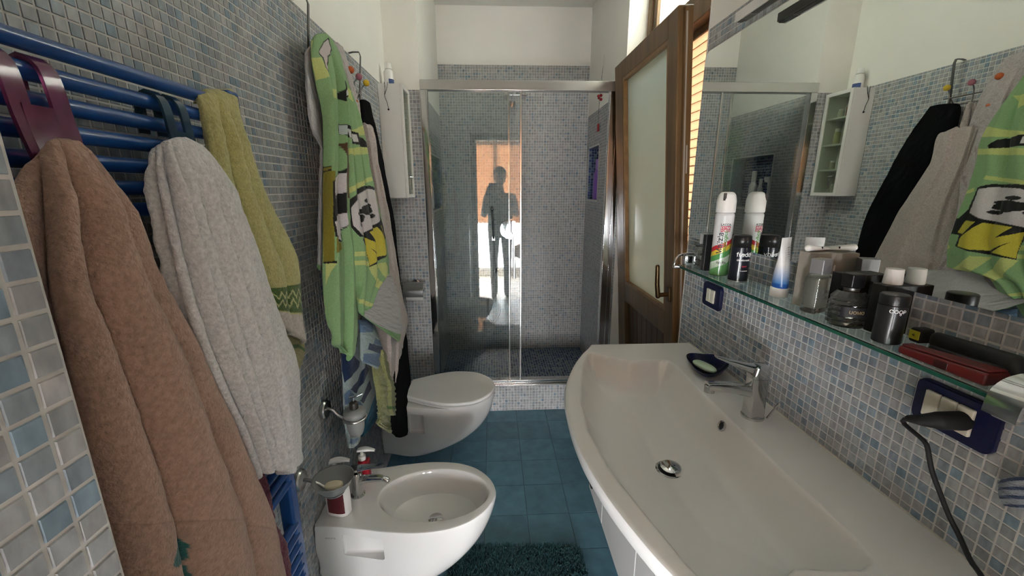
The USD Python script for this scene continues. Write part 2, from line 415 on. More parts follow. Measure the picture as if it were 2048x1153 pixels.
# shower curb and sunken mosaic tray
TR = .075
cb = Thing('shower_curb', (.18, YF, 0), kind='structure')
cb.part('grout', box(XS0, XS1, YF - .045, YF + .045, 0, .185), GROUT)
mosaic(cb, (XS0 - .19, YF - .045, 0), (1, 0, 0), (0, 0, 1), (0, -1, 0), XS1 - XS0 + .19, .183, 8, blue=.16, hide=([(780, 740), (990, 740), (990, 900), (780, 900)], [(1128, 700), (1300, 700), (1300, 900), (1128, 900)]))
cb.part('sill', rbox(XS0, XS1, YF - .047, YF + .045, .184, .192, .002), SILVER)
sf = Thing('shower_floor', (.18, 3.0, 0), kind='structure')
sf.part('grout', box(XS0, XS1, YF + .04, YB, 0, TR), M('grout_blue', (.38, .42, .44), .8))
mosaic(sf, (XS0, YF + .045, TR), (1, 0, 0), (0, 1, 0), (0, 0, 1), XS1 - XS0, YB - YF - .045, 9, tints=shower_floor_tints, name='tray_tile')

# window in the right wall: fixed frame, transom, tilted wooden leaf, roller shutter outside
wi = Thing('window_1', (XR + .05, 2.06, .05), 'brown wooden tilt window with frosted pane, leaning into the room', None, kind='structure')
XW = .885                                   # inner face of the fixed frame
ZTR0, ZTR1 = 2.185, 2.265                  # transom bar
ZWT = 2.79
wi.part('reveal', cat_(box(XR, XR + .30, WY0 - .001, WY0 + .010, 0, ZC), box(XS1, XS1 + .32, WY1 - .012, WY1, 0, ZC), box(XR, XR + .3, WY0, WY1, ZWT, ZC)), PLASTER)
wi.part('sill', box(XR - .005, XR + .26, WY0, WY1, 0, .05), WPAINT)
def frame_ring(x0, x1, y0, y1, z0, z1, w, r=.004): return cat_(rbox(x0, x1, y0, y0 + w, z0, z1, r), rbox(x0, x1, y1 - w, y1, z0, z1, r), rbox(x0, x1, y0 + w - .003, y1 - w + .003, z1 - w, z1, r), rbox(x0, x1, y0 + w - .003, y1 - w + .003, z0, z0 + w, r))
wi.part('frame', cat_(frame_ring(XW, XW + .07, WY0 + .010, WY1 - .012, .05, ZWT, .055), rbox(XW - .006, XW + .064, WY0 + .05, WY1 - .05, ZTR0, ZTR1, .005), rbox(XW + .05, XW + .062, WY0 + .04, WY1 - .04, ZTR0 - .03, ZTR0, .003)), WOOD)
wi.part('transom_frame', frame_ring(XW + .012, XW + .055, WY0 + .066, WY1 - .068, ZTR1 + .002, ZWT - .056, .05), WOOD)
wi.part('transom_pane', box(XW + .03, XW + .036, WY0 + .11, WY1 - .11, ZTR1 + .045, ZWT - .10), usdkit.material(stage, '/World/Looks/transom_glass', {'t': ('transparent_bsdf', {'color': (.35, .36, .33)}), 'l': ('translucent_bsdf', {'color': (.50, .50, .46)}), 'g': ('glossy_bsdf', {'color': (1, 1, 1), 'roughness': .2}), 'm': ('mix_closure', {'fac': .75}), 'n': ('mix_closure', {'fac': .06})}, [('t.BSDF', 'm.closure1'), ('l.BSDF', 'm.closure2'), ('m.closure', 'n.closure1'), ('g.BSDF', 'n.closure2')], surface='n.closure'))
# the leaf, built upright at x = 0 (inner face), y 1.655 .. 2.45, z 0.07 .. 2.14, then tilted about its foot
LY0, LY1, LZ0, LZ1 = 1.720, 2.548, .07, 2.169
GY0, GY1, GZ0, GZ1 = 1.812, 2.408, .934, 2.078
def tilt(m, x0=.860, zp=.07, k=.0724):
    m = m.copy(); a = math.atan(k); R = np.eye(4); R[0, 0] = R[2, 2] = math.cos(a); R[0, 2], R[2, 0] = -math.sin(a), math.sin(a)
    m.apply_translation([0, 0, -zp]); m.apply_transform(R); m.apply_translation([x0, 0, zp]); return m
LT = .062
leaf = wi.part('leaf', tilt(cat_(rbox(0, LT, LY0, GY0, LZ0, LZ1, .006), rbox(0, LT, GY1, LY1, LZ0, LZ1, .006), rbox(0, LT, GY0 - .004, GY1 + .004, GZ1, LZ1, .006), rbox(0, LT, GY0 - .004, GY1 + .004, .815, GZ0, .006), rbox(0, LT, GY0 - .004, GY1 + .004, LZ0, .20, .006),
                            rbox(.020, .052, LY0 - .018, LY0 + .004, LZ0 + .01, LZ1 - .01, .003))), WOOD)
wi.part('moulding', tilt(cat_(*[strap([(.012, a[0], a[1]), (.012, b[0], b[1])], w, .018, .02) for a, b, w in (((GY0 + .004, GZ0), (GY0 + .004, GZ1), (0, 1, 0)), ((GY1 - .006, GZ0), (GY1 - .006, GZ1), (0, 1, 0)), ((GY0, GZ0 + .005), (GY1, GZ0 + .005), (0, 0, 1)), ((GY0, GZ1 - .005), (GY1, GZ1 - .005), (0, 0, 1)))])), M('light_moulding', (.22, .12, .045), .4, noise=.2, nscale=20), parent=leaf)
wi.part('gasket', tilt(cat_(box(.024, .03, LY0 - .0195, LY0 - .0185, LZ0 + .03, LZ1 - .03), box(.034, .040, LY0 - .0195, LY0 - .0185, .9, 1.0), box(.034, .04, LY0 - .0195, LY0 - .0185, 1.55, 1.66))), M('grey_gasket', (.35, .33, .29), .6), parent=leaf)
for k in range(8):
    y0, y1 = GY0 + (GY1 - GY0) * k / 8, GY0 + (GY1 - GY0) * (k + 1) / 8
    wi.part('panel_board', tilt(rbox(.026, .040, y0 + .0015, y1 - .0015, .19, .825, .004, 8)), WOODD, parent=leaf)
FP = usdkit.material(stage, '/World/Looks/frosted_pane', {'t': ('translucent_bsdf', {'color': (.69, .92, 1.0)}), 'd': ('diffuse_bsdf', {'color': (.55, .58, .55)}), 'q': ('mix_closure', {'fac': .15}), 'g': ('glossy_bsdf', {'color': (1, 1, 1), 'roughness': .22}), 'f': ('fresnel', {'IOR': 1.5}), 'n': ('mix_closure', {})}, [('t.BSDF', 'q.closure1'), ('d.BSDF', 'q.closure2'), ('f.fac', 'n.fac'), ('q.closure', 'n.closure1'), ('g.BSDF', 'n.closure2')], surface='n.closure')
wi.part('pane', tilt(box(.030, .036, GY0 - .006, GY1 + .006, GZ0 - .006, GZ1 + .006)), FP, parent=leaf, smooth=False, label='frosted glass pane of the leaf')
hb = tilt(cat_(rbox(-.012, .002, 1.735, 1.767, .995, 1.065, .005), tube([(-.01, 1.751, 1.03), (-.055, 1.751, 1.03)], .010), tm(chain([(-.055, 1.751, 1.025, .011), (-.058, 1.753, 1.08, .010), (-.056, 1.755, 1.160, .009)]))))
wi.part('handle', hb, M('bronze', (.10, .065, .03), .35, metal=.8), parent=leaf, label='bronze lever handle turned up')
# roller shutter slats, lit from outside
SL = usdkit.material(stage, '/World/Looks/shutter_slat', {'t': ('translucent_bsdf', {'color': (.30, .215, .155)}), 'd': ('diffuse_bsdf', {'color': (.50, .40, .31)}), 'q': ('mix_closure', {'fac': .5})}, [('t.BSDF', 'q.closure1'), ('d.BSDF', 'q.closure2')], surface='q.closure')
sh = wi.part('shutter_rail', cat_(rbox(1.015, 1.06, WY0 + .0, WY0 + .025, .05, 2.25, .003), rbox(1.015, 1.06, WY1 - .03, WY1 - .005, .05, 2.25, .003), rbox(.98, 1.07, WY0, WY1, 2.23, 2.33, .004)), M('shutter_frame', (.45, .27, .12), .5))
for k in range(50):
    z = .06 + k * .044; pr = [(-.008, -.001), (.004, .006), (.008, .018), (.006, .032), (.000, .0455)]
    a = np.array([[(1.03 + x * 1.3, y, z + q) for x, q in pr] for y in (WY0 + .02, WY1 - .02)]); b = a + [.005, 0, 0]
    wi.part('slat', rings([np.vstack([a[0], b[0][::-1]]), np.vstack([a[1], b[1][::-1]])]), SL, 20)

# hall seen only in reflections: doorway behind the camera, hall walls, floor, ceiling
PEACH = M('hall_paint', (.80, .76, .70), .9)
wf = Thing('wall_front', (.1, DOORY, 0), kind='structure')
wf.part('plaster', cat_(box(-1.5, DOOR0, DOORY - .10, DOORY, 0, ZC), box(DOOR1, 1.5, DOORY - .10, DOORY, 0, ZC), box(DOOR0, DOOR1, DOORY - .10, DOORY, DOORH, ZC)), PLASTER)
dj = Thing('door_1', (.1, DOORY, 0), kind='structure')
dj.part('door_frame', cat_(rbox(DOOR0 - .07, DOOR0, DOORY - .12, DOORY + .015, 0, DOORH + .07, .004), rbox(DOOR1, DOOR1 + .07, DOORY - .12, DOORY + .015, 0, DOORH + .07, .004), rbox(DOOR0 - .002, DOOR1 + .002, DOORY - .12, DOORY + .015, DOORH, DOORH + .07, .004)), WOOD)
wh = Thing('wall_hall', (0, -1.9, 0), kind='structure')
WX0, WX1, WZ0, WZ1 = -1.40, .70, .08, 2.25
wh.part('plaster', cat_(box(-1.5, WX0, -2.0, -1.9, 0, ZC), box(WX1, 1.6, -2.0, -1.9, 0, ZC), box(WX0, WX1, -2.0, -1.9, WZ1, ZC), box(WX0, WX1, -2.0, -1.9, 0, WZ0), box(-1.6, -1.5, -2.0, DOORY, 0, ZC), box(1.6, 1.7, -2.0, DOORY, 0, ZC)), PEACH)
w2 = Thing('window_2', (.05, -1.95, WZ0), 'hall window with a peach roller blind, seen mirrored in the shower glass', None, kind='structure')
w2.part('frame', cat_(rbox(WX0, WX0 + .06, -1.98, -1.92, WZ0, WZ1, .004), rbox(WX1 - .06, WX1, -1.98, -1.92, WZ0, WZ1, .004), rbox(WX0, WX1, -1.98, -1.92, WZ1 - .06, WZ1, .004), rbox(WX0, WX1, -1.98, -1.92, WZ0, WZ0 + .06, .004), rbox(.02, .08, -1.975, -1.925, WZ0, WZ1, .004)), WPAINT)
w2.part('blind', box(WX0 + .02, WX1 - .02, -1.915, -1.911, .92, WZ1 + .02), usdkit.material(stage, '/World/Looks/peach_blind', {'t': ('translucent_bsdf', {'color': (.40, .26, .17)}), 'd': ('diffuse_bsdf', {'color': (.5, .34, .25)}), 'q': ('mix_closure', {'fac': .4})}, [('t.BSDF', 'q.closure1'), ('d.BSDF', 'q.closure2')], surface='q.closure'), False)
stf = solo('floor_hall', box(-1.5, 1.6, -2.0, DOORY, -.06, -.001), M('hall_floor', (.55, .50, .44), .25), None, None, smooth=False); put(stage.GetPrimAtPath(stf), kind='structure')
stf = solo('ceiling_hall', box(-1.5, 1.6, -2.0, DOORY, ZC, ZC + .05), CEILING, None, None, smooth=False); put(stage.GetPrimAtPath(stf), kind='structure')

# ------------------------------------------------------------------ vanity basin
ZS = .878
front = np.array([(1.547, .388), (1.536, .384), (1.45, .332), (1.32, .268), (1.151, .214), (1.038, .199), (.947, .196), (.86, .199), (.745, .215), (.575, .262), (.43, .332), (.36, .378), (.349, .388)])[::-1]
fx = PchipInterpolator(front[:, 0], front[:, 1])
basin = Polygon([(.372, 1.452), (.425, 1.408), (.462, 1.383), (.492, 1.366), (.60, 1.374), (.632, 1.36), (.640, 1.317), (.634, 1.129), (.634, .947), (.634, .765), (.640, .58), (.632, .534), (.60, .520), (.492, .528), (.462, .511), (.425, .486), (.372, .442), (.352, .452), (.318, .54), (.283, .666), (.251, .803), (.240, .947), (.251, 1.09), (.283, 1.228), (.318, 1.354), (.352, 1.442)]).buffer(.012).buffer(-.012)
NV, NU = 210, 110
yy = np.linspace(.349, 1.547, NV); uu = np.linspace(0, 1, NU)
X = fx(yy)[:, None] + .004 + (XR - .001 - fx(yy)[:, None] - .004) * uu[None]; Yv = np.repeat(yy[:, None], NU, 1)
pts = shapely.points(X.ravel(), Yv.ravel()); dist = np.where(shapely.contains(basin, pts), shapely.distance(pts, basin.exterior), 0).reshape(X.shape)
q = np.clip(dist / .085, 0, 1); depth = .105 * (1 - (1 - q) ** 2.2) + .012 * np.clip((dist - .085) / .12, 0, 1)
edge = np.minimum.reduce([X - fx(yy)[:, None], np.abs(Yv - .349), np.abs(1.547 - Yv)]); rnd = np.clip(1 - edge / .012, 0, 1)
Z = ZS - depth - .007 * rnd ** 2
top = np.stack([X, Yv, Z], -1)
idx = np.arange(NV * NU).reshape(NV, NU)
F = [np.stack([idx[:-1, :-1], idx[:-1, 1:], idx[1:, 1:]], -1).reshape(-1, 3), np.stack([idx[:-1, :-1], idx[1:, 1:], idx[1:, :-1]], -1).reshape(-1, 3)]
loop = np.r_[idx[:, 0], idx[-1, 1:], idx[::-1, -1][1:], idx[0, ::-1][1:-1]]
V0 = top.reshape(-1, 3); base = len(V0); L = V0[loop]; ctr = np.array([.6, .947, 0]); vs = [V0]
for dz, inset in ((-.012, -.004), (-.040, .002), (-.050, .012), (-.056, .06)):
    k = L.copy(); d = (ctr - k)[:, :2]; d /= np.linalg.norm(d, axis=1, keepdims=True); k[:, :2] += d * inset; k[:, 0] = np.minimum(k[:, 0], XR - .001); k[:, 2] = ZS + dz; vs.append(k)
n = len(loop); prev = loop
for s in range(4):
    cur = base + s * n + np.arange(n); a, b = prev, np.roll(prev, -1); c, d = cur, np.roll(cur, -1)
    F += [np.stack([a, c, d], 1), np.stack([a, d, b], 1)]; prev = cur
m = trimesh.Trimesh(np.vstack(vs), np.vstack(F), process=False)
if np.asarray(m.face_normals)[0][2] < 0: m.invert()
bowl_under = blob([(.45, .80, .80, .05), (.45, 1.10, .80, .05), (.56, .80, .80, .05), (.56, 1.10, .80, .05)])
sk = Thing('washbasin', (.6, .947, ZS - .056), 'wide white washbasin with a bowed front rim under the mirror', 'sink')
sk.part('basin', m, CERAM, 40)
dz = ZS - .116
sk.part('drain_ring', lathe([(.034, dz - .004), (.038, dz + .001), (.034, dz + .004), (.032, dz + .003), (.022, dz - .001), (.018, dz - .006)], (.462, .926, 0)), CHROME, label='chrome drain ring')
sk.part('drain_gap', lathe([(.0325, dz + .0012), (.0325, dz + .0026), (0, dz + .0026)], (.462, .926, 0)), BLACKM)
sk.part('plug', lathe([(.010, dz + .0028), (.010, dz + .007), (.0265, dz + .008), (.027, dz + .011), (.022, dz + .014), (.0, dz + .0155)], (.462, .926, 0)), CHROME, label='chrome pop-up plug')
def basin_hit(px, py):
    for zz in np.linspace(ZS - .002, ZS - .115, 400):
        p = onz(px, py, zz); a = int(np.clip(np.searchsorted(yy, p[1]), 1, NV - 2)); b = int(np.clip(np.searchsorted(X[a], p[0]), 1, NU - 2))
        if Z[a, b] >= zz:
            n_ = np.cross(top[a, b + 1] - top[a, b - 1], top[a + 1, b] - top[a - 1, b]); n_ *= np.sign(n_[2]); return p, n_ / np.linalg.norm(n_)
ov, on_ = basin_hit(1444, 853)
OT = trimesh.geometry.align_vectors([0, 0, 1], on_)
sk.part('overflow_ring', lathe([(.0135, -.003), (.0150, .001), (.0145, .0035), (.011, .004), (.0095, .0015), (.0095, -.003)], (0, 0, 0), 28).apply_transform(OT).apply_translation(ov), CHROME, label='chrome overflow ring')
sk.part('overflow_hole', lathe([(.0094, -.003), (.0094, .0008), (0, .0008)], (0, 0, 0), 24).apply_transform(OT).apply_translation(ov), BLACKM)
sk.part('silicone_joint', box(XR - .004, XR - .0005, .36, 1.54, ZS - .002, ZS + .003), M('silicone', (.62, .60, .54), .5))

va = Thing('vanity_cabinet', (.6, .947, .24), 'white vanity cabinet hung under the washbasin', 'cabinet')
va.part('body', rbox(.415, XR - .002, .40, 1.50, .24, .742, .004), WPAINT)
for k, (y0, y1) in enumerate(((.402, .60), (.603, .945), (.948, 1.29), (1.293, 1.498))):
    if k in (1, 2):
        va.part('drawer', rbox(.397, .416, y0, y1, .535, .742, .003), WPAINT); va.part('drawer', rbox(.397, .416, y0, y1, .243, .532, .003), WPAINT)
    else: va.part('door', rbox(.397, .416, y0, y1, .243, .742, .003), WPAINT)
bk = [onx(x, y, .395) for x, y in ((1181, 925), (1180, 945), (1184, 962))]
solo('cloth_scrap', tm(chain([(*bk[0], .006), (*bk[1], .011), (*bk[2], .014), (*(bk[2] + [.004, .0, -.03]), .010)])), BLACKM, 'small black cloth hanging at the far edge of the vanity', 'cloth')

# basin mixer tap
tp = Thing('basin_tap', (.707, .984, ZS), 'chrome single lever mixer tap on the washbasin deck', 'tap')
tp.part('base_plate', extrude(Point(.707, .984).buffer(.029, quad_segs=12).union(rrect(.680, .734, .962, 1.006, .012)), ZS, ZS + .006), CHROME)
def octo(c, r, z, sq=1.0): return [[c[0] + r * math.cos(t) * sq, c[1] + r * math.sin(t), z] for t in np.linspace(0, 2 * math.pi, 8, endpoint=False) + math.pi / 8]
def sqr(c, rx, ry, z, n=32, p=4): return [[c[0] + rx * np.sign(math.cos(t)) * abs(math.cos(t)) ** (2 / p), c[1] + ry * np.sign(math.sin(t)) * abs(math.sin(t)) ** (2 / p), z] for t in np.linspace(0, 2 * math.pi, n, endpoint=False)]
tp.part('body', rings([sqr((.707, .984), .024, .022, ZS + .006), sqr((.707, .984), .023, .021, ZS + .06), sqr((.707, .984), .0235, .0215, ZS + .105), sqr((.706, .984), .024, .022, ZS + .118)]), CHROME)
sp = smooth_path([(.70, .984, ZS + .075), (.665, .987, ZS + .082), (.615, .992, ZS + .088), (.575, .996, ZS + .090)], 14)
R = []
for i, p_ in enumerate(sp):
    t = i / 13; w, h = .0185 - .004 * t, .0165 - .0055 * t
    R.append([p_ + [0, w * np.sign(math.cos(a)) * abs(math.cos(a)) ** .6, h * np.sign(math.sin(a)) * abs(math.sin(a)) ** .6] for a in np.linspace(0, 2 * math.pi, 24, endpoint=False)])
tp.part('spout', rings(R), CHROME)
tp.part('aerator', lathe([(.0115, 0), (.0135, -.002), (.0135, -.020), (.010, -.021)], (.583, .995, ZS + .092), 24), CHROME)
lv = smooth_path([(.722, .984, ZS + .135), (.69, .988, ZS + .140), (.65, .998, ZS + .152), (.600, 1.010, ZS + .168)], 16)
R = []
for i, p_ in enumerate(lv):
    t = i / 15; w, h = .022 - .012 * t ** .8, .015 * (1 - t) ** 1.3 + .0035
    R.append([p_ + [0, w * np.sign(math.cos(a)) * abs(math.cos(a)) ** .6, h * np.sign(math.sin(a)) * abs(math.sin(a)) ** .6] for a in np.linspace(0, 2 * math.pi, 24, endpoint=False)])
tp.part('lever', rings(R), CHROME)
tp.part('cap', rings([sqr((.706, .984), .024, .022, ZS + .1185), sqr((.706, .984), .0245, .0225, ZS + .128), sqr((.708, .984), .022, .021, ZS + .150), sqr((.71, .984), .012, .012, ZS + .155)]), CHROME)
tp.part('lift_rod', tm(chain([(.738, .968, ZS + .004, .0028), (.752, .958, ZS + .045, .0028), (.756, .955, ZS + .052, .005)])), CHROME)

# leaf-shaped soap dish with soap
c0 = np.array([.722, 1.272, ZS])
def leafring(s_, z, k=0):
    out = []
    for t in np.linspace(0, 2 * math.pi, 72, endpoint=False):
        r_ = 1 + .10 * math.cos(3 * t + .9) + .05 * math.cos(2 * t + 1.2)
        out.append(c0 + [s_ * r_ * math.cos(t) * .052, s_ * r_ * math.sin(t) * .086, z + k * (.014 * (1 + math.cos(t)) + .006 * math.cos(2 * t + .6))])
    return out
dish = rings([leafring(.50, .001), leafring(.78, .006, .3), leafring(1.0, .017, 1), leafring(1.005, .0195, 1), leafring(.96, .0195, .97), leafring(.78, .0105, .35), leafring(.50, .0065)])
sdh = Thing('soap_dish', c0, 'dark blue leaf-shaped soap dish on the washbasin deck beside the tap', 'soap dish')
sdh.part('dish', dish, M('navy_glaze', (.004, .006, .045), .14, coat=.1, spec=.35))
c1 = c0 + [-.008, -.006, .0215]; soap = trimesh.creation.icosphere(4, 1.0); v = np.asarray(soap.vertices); v = np.sign(v) * np.abs(v) ** .85 * [.020, .047, .0115]; soap.vertices = v
soap = rotz(soap, 18, (0, 0, 0)); soap.apply_translation(c1)
solo('soap_bar', soap, M('green_soap', (.52, .68, .50), .45), 'pale green oval soap lying in the blue soap dish', 'soap', smooth=True)

# ------------------------------------------------------------------ mirror, lamp, glass shelf
mi = Thing('wall_mirror', (XR, .9, 1.30), 'large frameless wall mirror above the glass shelf', 'mirror')
mp = rrect(.20, 1.602, 1.303, 1.963, .028)
mi.part('backing', plate(mp.buffer(-.004), XR, -.012), DARKSTEEL, False)
mi.part('pane', plate(mp, XR - .0125, -.0065), MIRROR, False)
la = Thing('mirror_lamp', (.71, .95, 1.95), 'slim white bar lamp with dark underside fixed over the mirror', 'lamp')
la.part('body', cat_(box(.700, .704, .55, 1.291, 1.951, 1.976), box(.702, .724, .55, 1.291, 1.972, 1.976)), WPAINT, False)
la.part('diffuser', rbox(.7045, .7235, .552, 1.289, 1.9505, 1.9715, .003), M('lamp_off', (.10, .10, .09), .35))
la.part('end_cap', box(.7045, .7235, 1.225, 1.262, 1.9495, 1.953), STEEL, False)
la.part('back_plate', rbox(.724, .730, .56, 1.285, 1.952, 1.975, .002), M('grey_back', (.13, .13, .12), .5))
la.part('arm', cat_(rbox(.728, .775, .72, .75, 1.958, 1.970, .003), rbox(.765, .781, .71, .76, 1.945, 1.975, .003)), CHROME)

ZSH = 1.2165
sg = Thing('glass_shelf', (.734, .97, 1.2085), 'long green-edged glass shelf under the mirror', 'shelf')
GREENGLASS = M('shelf_glass', (.80, .93, .87), .01, trans=1, ior=1.5)
sg.part('glass', rbox(.674, XR - .002, .436, 1.455, ZSH - .008, ZSH, .002, 8), GREENGLASS, False)
sg.part('front_edge', rbox(.6725, .6745, .438, 1.453, ZSH - .0075, ZSH - .0005, .0008, 6), M('glass_edge', (.012, .085, .055), .15))
for y, big in ((1.462, 0), (.456, 1)):
    pth = smooth_path([(.79, y, ZSH + .035), (.72, y, ZSH + .040), (.684, y, ZSH + .034), (.668, y, ZSH + .012), (.666, y, ZSH - .004)], 20)
    if not big: sg.part('bracket', cat_(tube(pth, .0045), rbox(.662, .690, y - .012, y + .006, ZSH - .012, ZSH - .0005, .003), rbox(.70, .73, y - .01, y + .006, ZSH + .0005, ZSH + .034, .003)), CHROME)
    else: sg.part('bracket', cat_(strap(smooth_path([(.79, y, ZSH + .030), (.73, y, ZSH + .030), (.690, y, ZSH + .024), (.668, y, ZSH + .004), (.665, y, ZSH - .022)], 24), (0, 1, 0), .038, .006), rbox(.668, .792, y - .016, y + .016, ZSH - .028, ZSH - .0095, .005)), CHROME)

# ------------------------------------------------------------------ switch, socket, cable
def wall_plate(t, y0, y1, z0, z1, r, th=.011):
    pl = shapely.box(y0, z0, y1, z1).buffer(-r).buffer(r, quad_segs=6)
    t.part('frame', cat_(plate(pl, XR, -th * .7), plate(pl.buffer(-.003), XR - th * .7, -th * .3)), NAVY, False)
sw = Thing('light_switch', (XR, 1.398, 1.068), 'small navy framed switch plate with two cream rockers', 'switch')
wall_plate(sw, 1.338, 1.458, 1.068, 1.156, .014)
for k in range(2): sw.part('rocker', rbox(XR - .016, XR - .009, 1.3725 + k * .0262, 1.3975 + k * .0262, 1.088, 1.136, .0025), CREAM)
so = Thing('wall_socket', (XR, .6, 1.07), 'navy framed wall socket with three cream modules below the shelf', 'socket')
wall_plate(so, .535, .665, 1.070, 1.152, .016)
for k in range(3): so.part('module', rbox(XR - .016, XR - .009, .5655 + k * .0262, .5905 + k * .0262, 1.087, 1.136, .0025), CREAM)
pc = onx(1905, 850, XR - .045)
pg = Thing('power_cable', (.77, .58, 1.09), 'black plug and cable in the wall socket, hanging over the basin', 'cable')
pg.part('plug', tm(chain([(XR - .018, .578, 1.111, .016), (XR - .045, .585, 1.108, .015), (XR - .060, .600, 1.100, .010), (XR - .062, .618, 1.092, .0065)])), BLACKM)
pc = [(XR - .062, .618, 1.092), (XR - .062, .628, 1.082)] + [onx(x, y, XR - d) for x, y, d in ((1853, 890, .062), (1862, 935, .055), (1885, 1000, .05), (1912, 1060, .05), (1950, 1135, .06), (1985, 1200, .10))] + [(.70, .44, .883), (.66, .43, .883), (.60, .42, .883)]
pc = [np.array([q_[0], q_[1], max(q_[2], ZS + .0045)]) for q_ in pc]
pg.part('cable', tube(smooth_path(pc, 60), .0038, 10), BLACKM, True)

# ------------------------------------------------------------------ toiletries on the shelf
def at_shelf(px, py, x=None): p = onz(px, py, ZSH); return p if x is None else p
# small perfume bottle + dark box at the far end
p = np.array([.742, 1.412, ZSH + .0005])
t = Thing('perfume_bottle', p, 'small clear perfume bottle with grey cap at the far end of the shelf', 'perfume bottle')
t.part('bottle', rbox(p[0] - .02, p[0] + .02, p[1] - .022, p[1] + .022, p[2], p[2] + .075, .005), GLASS)
t.part('liquid', rbox(p[0] - .016, p[0] + .016, p[1] - .018, p[1] + .018, p[2] + .006, p[2] + .028, .003), M('scent_dark', (.05, .05, .045), .1))
t.part('collar', lathe([(.009, 0), (.009, .012), (0, .012)], p + [0, 0, .075], 20), STEEL)
t.part('cap', lathe([(.0135, 0), (.0145, .003), (.0145, .034), (.012, .037), (0, .037)], p + [0, 0, .083], 24), M('grey_cap', (.42, .42, .41), .4))
p = np.array([.726, 1.345, ZSH + .0005])
solo('slim_box', rbox(p[0] - .016, p[0] + .016, p[1] - .010, p[1] + .010, p[2], p[2] + .122, .002), BLACK, 'slim black box between the small perfume and the hairspray can', 'box')
# hairspray can
p = np.array([.728, 1.272, ZSH + .0005]); rc = .0275
t = Thing('hairspray_can', p, 'tall white hairspray can with rainbow stripes and white cap', 'spray can')
zs = np.linspace(.004, .192, 80); th = np.linspace(0, 2 * math.pi, 72, endpoint=False)
prof = [(rc - .003, 0), (rc, .003)] + [(rc, z) for z in zs] + [(rc - .002, .196), (rc - .004, .199)]
mm = lathe(prof, p, 72); v = np.asarray(mm.vertices); ang = np.degrees(np.arctan2(v[:, 1] - p[1], v[:, 0] - p[0])); zz = v[:, 2] - p[2]
rel = (ang + 118 + 180) % 360 - 180           # 0 at the side that faces the camera
col = np.tile([.72, .73, .74], (len(v), 1)).astype(float)
wave = zz - .078 - .00022 * rel
front_ = np.abs(rel) < 105
for lo, hi, c in ((.012, .027, (.52, .03, .04)), (-.003, .012, (.75, .55, .06)), (-.022, -.003, (.10, .33, .10)), (-.026, -.022, (.7, .72, .7)), (-.2, -.045, (.14, .36, .12))): col[(wave > lo) & (wave <= hi) & front_] = c
mid = (wave <= -.026) & (wave > -.045) & front_; col[mid] = (.5, .62, .48)
t.part('can', mm, M('printed_can', (1, 1, 1), .22, tinted=True, coat=.2), True, tint=col)
t.part('cap', lathe([(rc - .001, .1985), (rc + .0008, .201), (rc + .0006, .236), (rc - .003, .252), (rc - .008, .259), (rc - .014, .262), (0, .2625)], p, 40), WPLAST, True)
t.part('nozzle', cat_(box(p[0] - .022, p[0] - .014, p[1] - .022, p[1] - .019, p[2] + .236, p[2] + .258)), BLACK, False)
INK = lambda n, c: M('ink_' + n, c, .5)
for s, h, z, off, vert, ink, cc in (('LACCA', .0065, .163, 12, False, 'dark', (.05, .04, .05)), ('EXTRA', .0062, .1535, 12, False, 'white', (.8, .8, .8)), ('FORTE', .0062, .145, 12, False, 'white', (.8, .8, .8)), ('Malizia', .015, .105, -14, True, 'dark', (.05, .04, .05)), ('ecologica', .0105, .112, 18, True, 'green', (.10, .32, .06)), ('no fix', .008, .044, 8, False, 'dark', (.05, .04, .05))):
    t.part('lettering', wrap_text(s, h, p, rc + (.0003 if s in ('EXTRA', 'FORTE') else 0), -118 + off, p[2] + z, vert), INK(ink, cc), False)
a_ = np.radians(-118 + 12) + np.linspace(-.52, .52, 14)
t.part('red_label', rings([[(p[0] + (rc + d) * math.cos(a), p[1] + (rc + d) * math.sin(a), p[2] + z) for z, d in ((.1405, 0), (.1585, 0), (.1585, .0003), (.1405, .0003))] for a in a_]), INK('red', (.50, .02, .05)), False)
# black deodorant
p = np.array([.733, 1.175, ZSH + .0005]); rc = .0265
t = Thing('deodorant_can', p, 'black deodorant can with white lettering and silver base', 'spray can')
t.part('can', lathe([(rc - .003, 0.004), (rc, .006), (rc, .104), (rc - .001, .105)], p, 48), M('black_can', (.013, .014, .022), .25, coat=.3), True)
t.part('base', lathe([(rc - .004, 0), (rc + .0004, .001), (rc + .0004, .005), (rc - .001, .0065)], p, 48), STEEL, True)
t.part('cap', lathe([(rc - .0008, .1055), (rc - .0004, .125), (rc - .002, .137), (rc - .006, .140), (0, .1405)], p, 48), BLACK, True)
for s, h, z, off, ink, cc in (('freddy', .012, .083, 22, 'white', (.8, .8, .8)), ('deodorante', .0052, .068, 14, 'white', (.8, .8, .8)), ('men', .0045, .0685, 66, 'red', (.50, .02, .05)), ('sport', .0045, .049, 20, 'red', (.50, .02, .05)), ('24h protezione', .0026, .036, 18, 'white', (.8, .8, .8))):
    t.part('lettering', wrap_text(s, h, p, rc, -110 + off, p[2] + z), INK(ink, cc), False)
